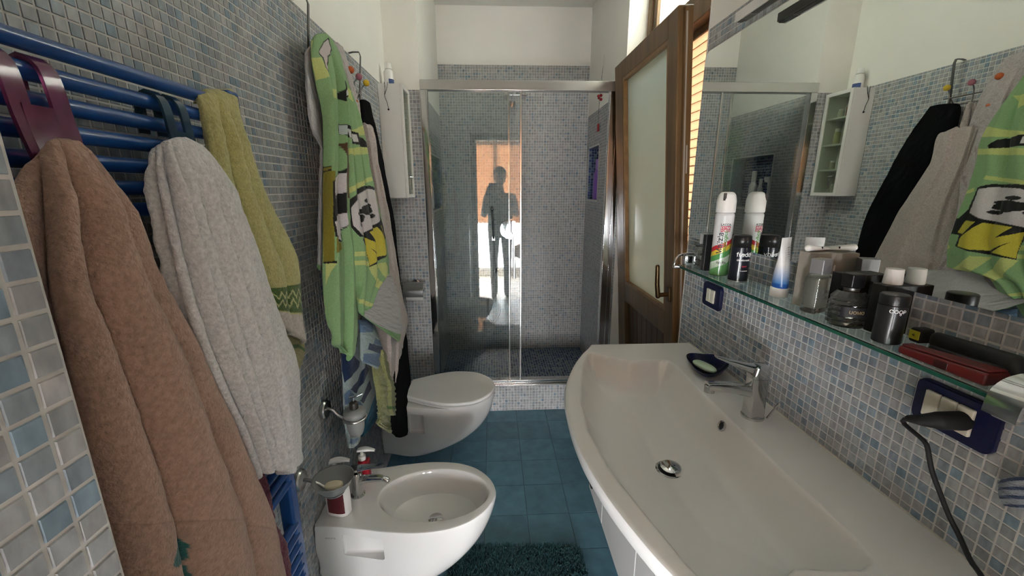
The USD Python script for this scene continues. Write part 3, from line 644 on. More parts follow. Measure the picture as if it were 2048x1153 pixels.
# standing cream tube
p = np.array([.738, .998, ZSH + .0005]); R, TC = [], []
for z, w, d in [(0.024, .0195, .0195), (.03, .0215, .0205), (.05, .0222, .0195), (.075, .0228, .0165), (.10, .0232, .0115), (.125, .0236, .0055), (.140, .0238, .0015), (.152, .0238, .0009)]:
    R.append([[p[0] + d * math.cos(a) * .9 - w * math.sin(a) * .0, p[1] + 0, p[2] + z] for a in [0]]); R[-1] = [[p[0] + w * math.cos(a) * .80 + d * math.sin(a) * -.25, p[1] + d * math.sin(a) + w * math.cos(a) * .35, p[2] + z + (.02 * math.cos(a) * 0)] for a in np.linspace(0, 2 * math.pi, 40, endpoint=False)]
Rn = np.array(R); zi = np.linspace(0, len(R) - 1, 50); Rn = np.stack([[PchipInterpolator(np.arange(len(R)), Rn[:, k, c])(zi) for c in range(3)] for k in range(40)]).transpose(2, 0, 1)
mm = rings(Rn); zz = np.asarray(mm.vertices)[:, 2] - p[2]; f_ = np.clip((zz - .035) / .05, 0, 1)[:, None]
col = np.where(zz[:, None] < .036, [.02, .10, .38], (1 - f_) * np.array([.05, .2, .5]) + f_ * np.array([.74, .75, .76]))
t = Thing('cream_tube', p, 'white and blue cream tube standing on its cap', 'tube')
t.part('tube', mm, M('printed_tube', (1, 1, 1), .3, tinted=True), True, tint=col)
t.part('cap', lathe([(.0195, 0), (.021, .002), (.0208, .023), (.018, .0245), (0, .0245)], p, 40), WPLAST, True)
for k in range(14): t.part('printed_line', flat_text('-' * 3 + 'iIlI-iIl' * 1, .0034, p + [.004, -.0178 + .0011 * k - .0016, .052 + k * .0058], (.91, .40, 0), (0, -.12, 1)), INK('grey', (.25, .25, .27)), False)
# square clear perfume
p = np.array([.722, .858, ZSH + .0005])
t = Thing('square_perfume', p, 'square clear glass perfume bottle with silver grey cap', 'perfume bottle')
t.part('bottle', rotz(cat_(rbox(p[0] - .027, p[0] + .027, p[1] - .0175, p[1] + .0175, p[2], p[2] + .088, .006)), 22, p), GLASS)
t.part('inner_glass', rotz(rbox(p[0] - .021, p[0] + .021, p[1] - .012, p[1] + .012, p[2] + .012, p[2] + .080, .005), 22, p), M('scent', (.86, .87, .80), .25, trans=.8, ior=1.2))
t.part('cap', rotz(rbox(p[0] - .017, p[0] + .017, p[1] - .014, p[1] + .014, p[2] + .0885, p[2] + .122, .002), 22, p), M('silver_cap', (.30, .30, .31), .4, metal=.5))
t.part('tube', tube([(p[0], p[1], p[2] + .016), (p[0] + .003, p[1], p[2] + .082)], .0016, 8), M('dip_tube', (.55, .55, .50), .4))
for s, z in (('GIVENCHY', .05), ('PARIS', .036)): t.part('lettering', rotz(flat_text(s, .006, p + [0, -.0178, z], (1, 0, 0), (0, 0, 1)), 22, p), INK('grey', (.25, .25, .27)), False)
# beige carton with a tube lying on it
p = np.array([.752, .905, ZSH + .0005])
t = Thing('beige_carton', p, 'beige grey cardboard carton behind the square perfume', 'box')
t.part('carton', rotz(rbox(p[0] - .030, p[0] + .030, p[1] - .024, p[1] + .024, p[2], p[2] + .130, .0015), 8, p), M('carton', (.34, .31, .27), .7, noise=.05))
t.part('lettering', rotz(flat_text('L', .014, p + [.022, -.0245, .095], (1, 0, 0), (0, 0, 1)), 8, p), INK('white', (.8, .8, .8)), False)
q0 = p + [-.012, .004, .1312]
t = Thing('flat_tube', q0, 'flat white tube lying on top of the beige carton', 'tube')
t.part('tube', rotz(tm(manifold3d.Manifold.batch_hull([manifold3d.Manifold.sphere(.008, 14).translate([q0[0] - .02, q0[1], q0[2] + .008]), manifold3d.Manifold.cube([.003, .03, .002], True).translate([q0[0] + .045, q0[1], q0[2] + .004])])), 20, q0), WPLAST)
t.part('stripe', rotz(box(q0[0] + .010, q0[0] + .013, q0[1] - .012, q0[1] + .012, q0[2] + .006, q0[2] + .0105), 20, q0), BLACK, False)
# faceted dark perfume and its black carton
p = np.array([.722, .772, ZSH + .0005]); R = []
r2 = np.random.default_rng(3)
zl = np.linspace(0, .062, 13)
for k, z in enumerate(zl):
    rr = .034 * (.86 + .14 * math.sin(math.pi * (.12 + .88 * k / 12))); R.append([[p[0] + rr * math.cos(a + (k % 2) * math.pi / 18) * (1 + .07 * (k % 2)), p[1] + rr * math.sin(a + (k % 2) * math.pi / 18) * (1 + .07 * (k % 2)), p[2] + z] for a in np.linspace(0, 2 * math.pi, 18, endpoint=False)])
R.append([[p[0] + .022 * math.cos(a), p[1] + .022 * math.sin(a), p[2] + .071] for a in np.linspace(0, 2 * math.pi, 18, endpoint=False)])
t = Thing('faceted_perfume', p, 'round faceted dark glass perfume bottle with black stopper', 'perfume bottle')
t.part('bottle', rings(R), M('smoked_glass', (.022, .022, .020), .04, coat=.6, spec=.9), False)
t.part('collar', lathe([(.013, .070), (.014, .078), (.010, .079)], p, 24), DARKSTEEL)
t.part('stopper', rbox(p[0] - .014, p[0] + .014, p[1] - .014, p[1] + .014, p[2] + .079, p[2] + .107, .003), BLACK)
t.part('label', rings([[(p[0] + (.0355 + d) * math.cos(a), p[1] + (.0355 + d) * math.sin(a), p[2] + z) for z, d in ((.024, 0), (.044, 0), (.044, .001), (.024, .001))] for a in np.radians(np.linspace(-150, -70, 14))]), BLACKM, True)
t.part('lettering', wrap_text('UOMO', .006, p, .0366, -108, p[2] + .034), INK('bronze', (.30, .22, .12)), False)
p = np.array([.756, .815, ZSH + .0005])
t = Thing('black_carton', p, 'black perfume carton behind the faceted bottle', 'box')
t.part('carton', rbox(p[0] - .024, p[0] + .024, p[1] - .022, p[1] + .022, p[2], p[2] + .098, .0015), BLACKM)
for k in range(9): t.part('stud', lathe([(.0016, 0), (.0012, .001), (0, .001)], (0, 0, 0), 8, 1).apply_transform(trimesh.transformations.rotation_matrix(math.pi, [0, 0, 1])).apply_translation(p + [-.021, -.0221, .012 + k * .009]), STEEL)
# black box bottle with white cap
p = np.array([.757, .722, ZSH + .0005])
t = Thing('black_flask', p, 'square black bottle with a white cap behind the dark can', 'bottle')
t.part('bottle', rbox(p[0] - .028, p[0] + .028, p[1] - .016, p[1] + .016, p[2], p[2] + .096, .002), BLACK)
t.part('cap', lathe([(.0145, 0), (.0152, .002), (.0135, .029), (0, .0292)], p + [-.004, 0, .0962], 28), WPLAST)
# dark can in front
p = np.array([.712, .672, ZSH + .0005]); rc = .0212
t = Thing('dark_canister', p, 'dark grey cylindrical can in front of the white-capped bottle', 'can')
t.part('can', lathe([(rc - .002, 0), (rc, .002), (rc, .070), (rc - .0006, .071)], p, 44), M('graphite', (.017, .017, .018), .3, coat=.15), True)
t.part('cap', lathe([(rc - .0006, .0715), (rc, .072), (rc, .088), (rc - .002, .090), (0, .0902)], p, 44), BLACK, True)
for s, h, z, off in (('COOP', .0062, .062, -8), ('o', .004, .057, 2)): t.part('lettering', wrap_text(s, h, p, rc, -105 + off, p[2] + z), INK('white', (.8, .8, .8)), False)
# hair straightener and red comb
a, b = onz(1808, 664, ZSH + .014), np.array([.745, .512, ZSH + .0162])
a = np.array([.765, .650, ZSH + .016])
t = Thing('hair_straightener', (a + b) / 2 - [0, 0, .016], 'black hair straightener with yellow tip lying on the shelf', 'hair straightener')
d_ = (b - a) / np.linalg.norm(b - a)
t.part('arm', tm(manifold3d.Manifold.batch_hull([manifold3d.Manifold.sphere(.010, 12).translate(list(a + d_ * .02 + o)) for o in ([0, 0, -.004], [0, 0, .006])] + [manifold3d.Manifold.sphere(.015, 12).translate(list(b + o)) for o in ([0, 0, 0], [0, 0, .010])])), BLACKM)
t.part('arm', tm(manifold3d.Manifold.batch_hull([manifold3d.Manifold.sphere(.006, 12).translate(list(a + d_ * .03 + [-.016, 0, -.009])), manifold3d.Manifold.sphere(.012, 12).translate(list(b + [-.024, .0, -.003]))])), BLACK)
t.part('tip', rbox(a[0] - .016, a[0] + .012, a[1] - .002, a[1] + .018, a[2] - .012, a[2] + .014, .004), BLACKM)
t.part('badge', rbox(a[0] - .0175, a[0] - .0155, a[1] - .001, a[1] + .017, a[2] - .006, a[2] + .010, .0008, 6), M('yellow_badge', (.55, .50, .03), .4), label='yellow square badge')
t.part('emblem', flat_text('<', .006, a + [-.0178, .008, .002], (0, -1, 0), (0, 0, 1), True), BLACKM, False)
a, b = np.array([.696, .618, ZSH + .0108]), np.array([.704, .50, ZSH + .0108]); d_ = (b - a) / np.linalg.norm(b - a); w_ = np.array([d_[1], -d_[0], 0])
t = Thing('red_case', (a + b) / 2 - [0, 0, .01], 'dark red flat plastic case in front of the straightener', 'case')
t.part('body', tm(manifold3d.Manifold.batch_hull([manifold3d.Manifold.sphere(.004, 8).translate(list(c_ + w_ * s * wd + [0, 0, h])) for c_, wd, hs in ((a, .010, (-.006, 0)), (b, .017, (-.006, .006))) for s in (-1, 1) for h in hs])), M('dark_red', (.11, .010, .010), .4))
t.part('clip', rbox(*sorted((a[0] - .014, a[0] - .005)), a[1] - .075, a[1] - .055, a[2] - .008, a[2] + .004, .001), M('black_red', (.03, .004, .004), .4))
t.part('lid', tm(manifold3d.Manifold.batch_hull([manifold3d.Manifold.sphere(.002, 8).translate(list(c_ + w_ * s * wd + [0, 0, h])) for c_, wd, h in ((a, .008, .0055), (b, .014, .0115)) for s in (-1, 1)])), M('dark_red', (.11, .010, .010), .4))

# ------------------------------------------------------------------ bidet and toilet, both hung on the left wall
egg = np.array([(0, .135), (.06, .138), (.14, .150), (.25, .170), (.345, .178), (.43, .170), (.505, .142), (.555, .100), (.585, .055), (.597, .02), (.600, 0)])
def outline(L, W, n=96, back=1.0):
    """Egg-shaped plan, x out from the wall: L, W scale the length and the width."""
    P_ = smooth_path(egg, 120); P_ = P_ * [L / .6, W / .356]; ring = np.vstack([P_, (P_ * [1, -1])[::-1][1:]])
    c = np.array([L * .45, 0]); a = np.unwrap(np.arctan2(ring[:, 1], ring[:, 0] - c[0])); r = np.hypot(ring[:, 0] - c[0], ring[:, 1])
    ring = np.vstack([ring, ring[:1]]); d = np.r_[0, np.cumsum(np.linalg.norm(np.diff(ring, axis=0), axis=1))]
    q_ = np.linspace(0, d[-1], n, endpoint=False); return np.stack([np.interp(q_, d, ring[:, k]) for k in (0, 1)], 1)
def lift(o, z, y, s=1.0): c = o.mean(0); o = c + (o - c) * s; return np.stack([XL + .002 + o[:, 0], y + o[:, 1], np.full(len(o), z)], 1)
def ellipse(cx, a, b, z, y, n=96, ref=None):
    o = ref if ref is not None else outline(.6, .356); c = np.array([.27, 0]); th_ = np.arctan2(o[:, 1], o[:, 0] - c[0]); return np.stack([XL + cx + a * np.cos(th_), y + b * np.sin(th_), np.full(n, z)], 1)
def levels(lev, n=26): L_ = np.array(lev); t_ = np.r_[0, np.cumsum(np.linalg.norm(np.diff(L_, axis=0), axis=1))]; return PchipInterpolator(t_, L_)(np.linspace(0, t_[-1], n))
def notch(m, x0, x1, y, z0, z1, d):
    try:
        c = rbox(x0, x1, y - d, y + d, z0, z1, .008, 10); r_ = man(m) - man(c); return tm(r_) if r_.volume() > 0 else m
    except Exception: return m
YBD, ZBD = 1.280, .42
lev = [(.115, .22, .26), (.118, .26, .27), (.135, .33, .29), (.17, .42, .318), (.22, .50, .340), (.28, .555, .350), (.33, .58, .354), (.37, .593, .356), (.400, .600, .356)]
RR = [lift(outline(L, W), z, YBD) for z, L, W in levels(lev)]
RR += [lift(outline(.600, .356), ZBD - .008, YBD), lift(outline(.600, .356), ZBD - .002, YBD, .992), lift(outline(.600, .356), ZBD, YBD, .975)]
RR += [ellipse(.378, .198 * k, .131 * k, ZBD - d, YBD) for k, d in ((1.03, .0), (1.0, .002), (.965, .010), (.93, .028), (.87, .058), (.76, .085), (.55, .104), (.28, .112))]
bm = rings(RR)
bm = notch(bm, XL + .095, XL + .235, YBD - .180, .310, .392, .050)
bd = Thing('bidet', (XL + .3, YBD, .115), 'white wall-hung oval bidet nearest the camera', 'bidet')
bd.part('body', bm, WHITE, 24)
bd.part('overflow', rbox(XL + .190, XL + .194, YBD - .014, YBD + .014, ZBD - .040, ZBD - .031, .0015), DARKSTEEL)
bd.part('drain', lathe([(.026, 0), (.027, .002), (.02, .0035), (0, .004)], (XL + .378, YBD, ZBD - .1125), 28), CHROME)
bd.part('maker_mark', flat_text('azzurra', .007, (XL + .060, YBD - .1480, .385), (1, -.10, 0), (0, .0, 1)), M('ink_faint', (.35, .35, .36), .5), False)
# bidet tap
c = np.array([-.498, YBD + .005, ZBD])
bt = Thing('bidet_tap', c, 'chrome single lever tap standing on the bidet', 'tap')
bt.part('body', lathe([(.0245, 0), (.025, .004), (.0195, .010), (.0185, .05), (.0195, .075), (.021, .09), (.018, .094), (0, .095)], c, 32), CHROME)
def taper(pts, ws, hs, side=(0, 1, 0)):
    P_ = smooth_path(pts, 14); R_ = []; t = np.linspace(0, 1, 14)
    for p_, w, h in zip(P_, np.interp(t, np.linspace(0, 1, len(ws)), ws), np.interp(t, np.linspace(0, 1, len(hs)), hs)):
        R_.append([p_ + np.array(side) * w * np.sign(math.cos(a)) * abs(math.cos(a)) ** .6 + np.array([0, 0, 1.0]) * h * np.sign(math.sin(a)) * abs(math.sin(a)) ** .6 for a in np.linspace(0, 2 * math.pi, 20, endpoint=False)])
    return rings(R_)
bt.part('spout', taper([c + [.005, 0, .060], c + [.05, 0, .066], c + [.092, 0, .066]], (.016, .012), (.014, .008)), CHROME)
bt.part('nozzle', tm(chain([(*(c + [.094, 0, .064]), .0095), (*(c + [.108, 0, .057]), .0105)])), CHROME)
bt.part('lever', taper([c + [-.018, 0, .104], c + [.02, 0, .110], c + [.098, 0, .120]], (.021, .013, .010), (.008, .005, .0025)), CHROME)
# bottles on the bidet
c = np.array([-.535, 1.206, ZBD + .0003]); R_ = []
for z, a, b in ((0, .036, .022), (.004, .040, .026), (.05, .041, .027), (.10, .040, .026), (.125, .034, .024), (.142, .020, .018), (.15, .013, .013), (.158, .0125, .0125)):
    R_.append([(c[0] + a * np.sign(math.cos(t)) * abs(math.cos(t)) ** .7, c[1] + b * np.sign(math.sin(t)) * abs(math.sin(t)) ** .8, c[2] + z) for t in np.linspace(0, 2 * math.pi, 40, endpoint=False)])
t = Thing('soap_bottle', c, 'white liquid soap bottle with dark red arched label on the bidet', 'bottle')
t.part('bottle', rotz(rings(R_), -14, c), WPLAST)
def bot_head(c, z): return cat_(lathe([(.0135, 0), (.0135, .016), (.006, .018), (.0055, .034), (0, .0345)], c + [0, 0, z], 20), taper([c + [-.014, 0, z + .038], c + [.012, 0, z + .043], c + [.050, 0, z + .036]], (.012, .013, .006), (.005, .006, .003)))
t.part('pump', rotz(bot_head(c, .158), 8, c), WPLAST)
LB = []
zr_, ar_, br_ = [0, .004, .05, .10, .125, .142], [.036, .040, .041, .040, .034, .020], [.022, .026, .027, .026, .024, .018]
for z in np.linspace(.016, .124, 18):
    a, b = np.interp(z, zr_, ar_), np.interp(z, zr_, br_); hw = 38 if z < .085 else 38 * math.sqrt(max(.02, 1 - ((z - .085) / .042) ** 2)); tt = np.radians(np.linspace(-78 - hw, -78 + hw, 14))
    def sup(o): return [(c[0] + (a + o) * np.sign(math.cos(t_)) * abs(math.cos(t_)) ** .7, c[1] + (b + o) * np.sign(math.sin(t_)) * abs(math.sin(t_)) ** .8, c[2] + z) for t_ in tt]
    LB.append(sup(.0008) + sup(-.001)[::-1])
t.part('label', rotz(rings(LB), -14, c), M('maroon_label', (.10, .012, .016), .4), False)
t.part('label_stripe', rotz(box(c[0] - .010, c[0] + .022, c[1] - .0285, c[1] - .0262, c[2] + .088, c[2] + .092), -14, c), WPLAST, False)
c = np.array([-.497, 1.372, ZBD + .0003])
t = Thing('red_bottle', c, 'red liquid soap bottle with white pump behind the bidet tap', 'bottle')
t.part('bottle', rbox(c[0] - .020, c[0] + .020, c[1] - .016, c[1] + .016, c[2], c[2] + .082, .006), M('red_plastic', (.30, .012, .022), .3))
t.part('pump', bot_head(c + [-.006, 0, 0], .0825), WPLAST)

YT, ZT0 = 2.07, .405
def dout(L0, L1, W, n=90):
    pts_ = np.array([(0, .5), (.10, .62), (.30, .86), (.52, 1.0), (.72, .94), (.88, .68), (.97, .32), (1, 0)]); P_ = smooth_path(pts_, 80) * [L1 - L0, W / 2] + [L0, 0]
    ring = np.vstack([P_, (P_ * [1, -1])[::-1][1:]]); ring = np.vstack([ring, ring[:1]]); d = np.r_[0, np.cumsum(np.linalg.norm(np.diff(ring, axis=0), axis=1))]
    poly = Polygon(ring).buffer(-.015).buffer(.015, quad_segs=8); rg = np.array(poly.exterior.coords); d = np.r_[0, np.cumsum(np.linalg.norm(np.diff(rg, axis=0), axis=1))]
    q_ = np.linspace(0, d[-1], n, endpoint=False); return np.stack([np.interp(q_, d, rg[:, k]) for k in (0, 1)], 1)
lev = [(.105, .24, .26), (.108, .28, .28), (.125, .34, .30), (.16, .43, .33), (.21, .51, .352), (.27, .56, .364), (.33, .585, .368), (.39, .594, .368), (.402, .594, .366)]
RR = [lift(outline(L, W), z, YT) for z, L, W in levels(lev)] + [lift(outline(.594, .366), .4065, YT, .985), lift(outline(.594, .366), .407, YT, .96)]
tb = notch(rings(RR), XL + .155, XL + .237, YT - .182, .262, .370, .040)
to = Thing('toilet', (XL + .3, YT, .105), 'white wall-hung toilet with closed lid near the shower', 'toilet')
to.part('bowl', tb, WHITE, 24)
def slab(L0, L1, W, z0, z1, r=.006, y=YT, crown=0):
    o = dout(L0, L1, W); R_ = [lift(o, z0, y, .97), lift(o, z0 + r * .4, y, .995), lift(o, (z0 + z1) / 2, y), lift(o, z1 - r, y), lift(o, z1 - r * .3, y, .988), lift(o, z1, y, .96)]
    if crown: R_ += [lift(o, z1 + crown, y, .6), lift(o, z1 + crown * 1.2, y, .2)]
    return rings(R_)
to.part('seat', slab(.135, .598, .378, .408, .420), WHITE, 45)
to.part('lid', slab(.130, .602, .386, .4225, .440, .007, crown=.002), WHITE, 45)
for s_ in (-1, 1): to.part('hinge', tube([(XL + .122, YT + s_ * .085, .428), (XL + .122, YT + s_ * .055, .428)], .007), CHROME)

# ------------------------------------------------------------------ wall fittings by the bidet
def wall_rosette(t, y, z): t.part('rosette', lathe([(.030, 0), (.033, .004), (.033, .012), (.029, .017), (.012, .019), (0, .019)], (XL + .001, y, z), 36, 0), STEEL)
hy, hz = 1.318, .745
c = np.array([-.492, hy - .004, hz - .035])
t = Thing('dispenser_holder', (XL, hy, hz - .04), 'steel wall ring holding the frosted soap dispenser', 'holder')
wall_rosette(t, hy, hz)
t.part('arm', tube(smooth_path([(XL + .015, hy, hz + .004), (XL + .035, hy, hz - .004), (XL + .055, hy - .001, hz - .026), (c[0] - .035, c[1], hz - .034)], 20), .0055), STEEL)
a_ = np.linspace(0, 2 * math.pi, 41)
t.part('ring', tube(np.stack([c[0] + .0365 * np.cos(a_), c[1] + .0365 * np.sin(a_), np.full(41, hz - .034)], 1), .0042, 10, False), STEEL)
t = Thing('soap_dispenser', c + [0, 0, -.065], 'frosted glass soap dispenser with dark collar and chrome pump in the wall ring', 'soap dispenser')
t.part('glass', lathe([(.012, -.066), (.019, -.064), (.024, -.055), (.029, -.035), (.031, -.004), (.0316, .006), (.037, .010), (.0375, .022), (.033, .032), (.018, .038), (0, .038)], c, 40), FROST, True)
t.part('collar', lathe([(.015, .038), (.0155, .050), (.014, .060), (.009, .064), (0, .0645)], c, 28), M('brown_collar', (.035, .030, .025), .35))
t.part('pump', cat_(lathe([(.004, .064), (.004, .080), (0, .081)], c, 12), taper([c + [-.012, -.002, .079], c + [.008, .0, .083], c + [.032, .004, .091]], (.007, .006, .003), (.003, .003, .002))), CHROME)
hy, hz = 1.098, .634
c = np.array([-.495, hy, hz - .018])
t = Thing('soap_dish_holder', (XL, hy, hz - .05), 'steel wall holder carrying a frosted glass soap dish', 'holder')
wall_rosette(t, hy, hz)
t.part('arm', tube(smooth_path([(XL + .015, hy, hz), (XL + .045, hy, hz - .006), (c[0] - .024, hy, hz - .034)], 14), .0055), STEEL)
t.part('cup', lathe([(.015, -.034), (.028, -.030), (.031, -.024), (.029, -.0235), (.014, -.030)], c, 36), STEEL)
t = Thing('frosted_dish', c + [0, 0, -.022], 'round frosted glass soap dish on the wall holder', 'dish')
t.part('dish', lathe([(.022, -.0225), (.034, -.019), (.050, .002), (.058, .020), (.0605, .024), (.057, .022), (.047, .003), (.030, -.013), (.0, -.014)], c, 48), FROST, True)
sb = trimesh.creation.icosphere(3, 1.0); v = np.asarray(sb.vertices); sb.vertices = np.sign(v) * np.abs(v) ** .8 * [.027, .019, .008] + c + [0, 0, -.004]
solo('cream_soap', sb, M('cream_soap', (.70, .62, .44), .5), 'cream soap bar lying in the frosted wall dish', 'soap', smooth=True)

# toilet paper holder on the nib wall
hx0, hx1, hz = -.548, -.452, .870
t = Thing('paper_holder', (-.5, YF, hz - .06), 'chrome covered toilet paper holder on the tiled nib wall', 'paper holder')
t.part('rosette', lathe([(.026, 0), (.028, .003), (.028, .012), (.022, .016), (0, .0165)], (0, 0, 0), 32, 1).apply_transform(trimesh.transformations.rotation_matrix(math.pi, [0, 0, 1])).apply_translation((-.5, YF, hz + .03)), CHROME)
cv = smooth_path([(0, -.012, .040), (0, -.060, .046), (0, -.098, .030), (0, -.110, .0), (0, -.108, -.035)], 24)
t.part('cover', strap(np.array(cv) + [-.5, YF, hz], (1, 0, 0), .122, .0025), STEEL, 30)
t.part('bar', tube([(-.56, YF - .055, hz - .005), (-.44, YF - .055, hz - .005)], .004), CHROME)
rl = [(.018, -.048), (.048, -.048), (.050, -.046), (.050, .046), (.048, .048), (.018, .048)]
solo('toilet_roll', lathe(rl, (0, 0, 0), 40, 0).apply_translation((-.5, YF - .056, hz - .019)), M('paper', (.78, .77, .75), .9), 'white toilet roll under the chrome cover', 'toilet roll')

# bath rug: shaggy pile
RG = [(-.202, 1.447), (.328, 1.425), (.350, 1.39), (.345, .86), (-.19, .88)]
rp = Polygon(RG).buffer(-.03).buffer(.03)
rug = Thing('bath_rug', (.07, 1.15, 0), 'dark teal shaggy bath rug on the blue floor', 'rug')
rug.part('backing', extrude(rp, .0008, .010), M('rug_back', (.012, .05, .058), .95))
rr = np.random.default_rng(11); pp = np.stack([rr.uniform(-.215, .36, 26000), rr.uniform(.84, 1.46, 26000)], 1); pp = pp[shapely.contains_xy(rp.buffer(.003), pp[:, 0], pp[:, 1])]
n = len(pp); h_ = rr.uniform(.010, .020, n); dx = rr.normal(0, .005, (n, 2)); w = .0016
aa = rr.uniform(0, 2 * math.pi, n); o1 = np.stack([np.cos(aa) * w, np.sin(aa) * w, 0 * aa], 1); o2 = np.stack([-np.sin(aa) * w, np.cos(aa) * w, 0 * aa], 1)
bs = np.column_stack([pp, np.full(n, .009)]); tp_ = np.column_stack([pp + dx, .010 + h_])
vv = np.stack([bs + o1, bs + o2, bs - o1, bs - o2, tp_ + o1 * .6, tp_ + o2 * .6, tp_ - o1 * .6, tp_ - o2 * .6], 1).reshape(-1, 3)
FF = np.array([(0, 1, 5), (0, 5, 4), (1, 2, 6), (1, 6, 5), (2, 3, 7), (2, 7, 6), (3, 0, 4), (3, 4, 7), (4, 5, 6), (4, 6, 7)]); ff = (FF[None] + 8 * np.arange(n)[:, None, None]).reshape(-1, 3)
rug.part('pile', trimesh.Trimesh(vv, ff, process=False), M('rug_pile', (.014, .075, .085), .95, noise=.25, nscale=40, sheen=.2), False, kind='stuff')

# ------------------------------------------------------------------ shower screen and fittings
ss = Thing('shower_screen', (.18, YF, .19), 'chrome framed sliding glass shower screen, right half open', 'shower screen')
ss.part('top_rail', rbox(XS0 + .001, XS1 - .001, YF - .025, YF + .025, 2.045, 2.100, .003), SILVER, label='satin top rail')
ss.part('bottom_track', cat_(rbox(XS0, XS1 - .001, YF - .028, YF + .028, .1925, .217, .003), rbox(XS0, XS1 - .001, YF - .033, YF - .027, .1925, .203, .002)), CHROME)
ss.part('post', cat_(rbox(XS0 + .0, XS0 + .042, YF - .022, YF + .022, .2, 2.10, .004)), CHROME)
ss.part('post', cat_(rbox(.700, .742, YF - .022, YF + .022, .2, 2.06, .004), rbox(.742, XS1 - .001, YF - .012, YF + .018, .2, 2.06, .003)), CHROME)
fixed = ss.part('fixed_pane', box(XS0 + .03, .175, YF - .014, YF - .008, .213, 2.05), SHOWERGLASS, False, label='fixed glass pane')
ss.part('edge_profile', rbox(.168, .180, YF - .017, YF - .005, .213, 2.05, .002), SILVER, parent=fixed)
slide = ss.part('sliding_pane', box(XS0 + .04, .105, YF + .006, YF + .012, .213, 2.05), SHOWERGLASS, False, label='sliding glass pane pushed open to the left')
ss.part('edge_profile', rbox(.098, .107, YF + .003, YF + .015, .213, 2.05, .002), SILVER, parent=slide)
ss.part('handle', cat_(rbox(.125, .139, YF - .045, YF - .031, .93, 1.20, .003), rbox(.127, .137, YF - .033, YF - .013, .95, .965, .002), rbox(.127, .137, YF - .033, YF - .013, 1.165, 1.18, .002)), CHROME)
# rain head, valve and hand shower on the back wall
t = Thing('rain_shower', (.165, 3.35, 2.09), 'square chrome rain shower head on the back wall', 'shower head')
t.part('arm', cat_(tube([(.165, YB - .002, 2.145), (.165, 3.12, 2.145)], .010), lathe([(.026, -.008), (.026, 0), (0, 0)], (.165, YB - .001, 2.145), 24, 1)), CHROME)
t.part('head', cat_(rbox(.085, .245, 3.02, 3.18, 2.108, 2.118, .003), tube([(.165, 3.12, 2.15), (.165, 3.11, 2.117)], .012)), CHROME)
t = Thing('shower_valve', (.15, YB, 1.05), 'round chrome shower valve plate with lever behind the glass', 'valve')
t.part('plate', lathe([(.088, 0), (.088, -.006), (.084, -.008), (0, -.008)], (.145, YB - .002, 1.155), 40, 1), CHROME)
t.part('knob', rbox(.150, .195, YB - .060, YB - .010, 1.13, 1.235, .006), CHROME)
t.part('lever', rbox(.163, .180, YB - .072, YB - .058, 1.02, 1.17, .004), CHROME)
t = Thing('hand_shower', (.005, YB, .36), 'hand shower on a rail with a looped hose on the back wall', 'hand shower')
t.part('holder', rbox(-.012, .018, YB - .055, YB - .002, 1.065, 1.105, .004), CHROME)
t.part('wand', tm(chain([(.004, YB - .055, 1.09, .009), (-.004, YB - .075, 1.30, .011), (-.006, YB - .082, 1.33, .014)])), CHROME)
t.part('hose', tube(smooth_path([(.004, YB - .05, 1.085), (.010, YB - .03, .80), (-.045, YB - .03, .60), (-.055, YB - .03, .44), (-.005, YB - .03, .345), (.05, YB - .03, .44), (.045, YB - .03, .62), (.03, YB - .02, .80)], 60), .007, 10), STEEL, True)
t.part('outlet', lathe([(.022, 0), (.022, -.006), (.010, -.010), (.010, -.024), (0, -.024)], (.03, YB - .002, .80), 24, 1), CHROME)
# bottles in the niches
def bottle(name, c, h, r, mat_, label, capm, cap=.25, flat=.6, group=None):
    t = Thing(name, c, label, 'bottle', group); c = np.array(c)
    def rg(rx, z): return [(c[0] + rx * flat * math.cos(a), c[1] + rx * math.sin(a), c[2] + z) for a in np.linspace(0, 2 * math.pi, 28, endpoint=False)]
    t.part('bottle', rings([rg(r * .92, 0), rg(r, .004), rg(r * 1.02, h * .4), rg(r * .95, h * (1 - cap) * .85), rg(r * .6, h * (1 - cap) * .98), rg(r * .55, h * (1 - cap))]), mat_)
    t.part('cap', rings([rg(r * .62, h * (1 - cap) + .0005), rg(r * .62, h * .97), rg(r * .5, h)]), capm)
bottle('shampoo_bottle', (XS0 - .055, 3.18, NL[2] + .0035), .27, .040, WPLAST, 'tallest white bottle in the left shower niche', WPLAST, .3)
bottle('shampoo_bottle', (XS0 - .05, 3.085, NL[2] + .0035), .21, .026, WPLAST, 'slim white bottle in the left niche next to the tallest one', WPLAST, .2)
t = Thing('curved_bottle', (XS0 - .05, 3.005, NL[2] + .0035), 'white bottle with an open handle in the left shower niche', 'bottle')
t.part('bottle', tube(smooth_path([(XS0 - .05, 3.035, NL[2] + .015), (XS0 - .05, 2.995, NL[2] + .016), (XS0 - .05, 2.985, NL[2] + .06), (XS0 - .05, 2.982, NL[2] + .14), (XS0 - .05, 2.99, NL[2] + .19), (XS0 - .05, 3.03, NL[2] + .20)], 40), .012, 12), WPLAST, True)
t.part('cap', rbox(XS0 - .063, XS0 - .037, 2.975, 3.035, NL[2] + .205, NL[2] + .225, .004), WPLAST)
PUR = M('purple_plastic', (.22, .10, .42), .3)
bottle('purple_bottle', (XS1 + .030, 3.235, NR[2] + .0035), .30, .048, PUR, 'tall purple bottle in the right shower niche', M('lilac_plastic', (.30, .18, .50), .3), .25)
solo('red_tube', rbox(XS1 + .012, XS1 + .045, 3.135, 3.165, NR[2] + .0035, NR[2] + .16, .008), M('violet_red', (.20, .04, .20), .35), 'small dark violet tube beside the purple bottle in the niche', 'tube')
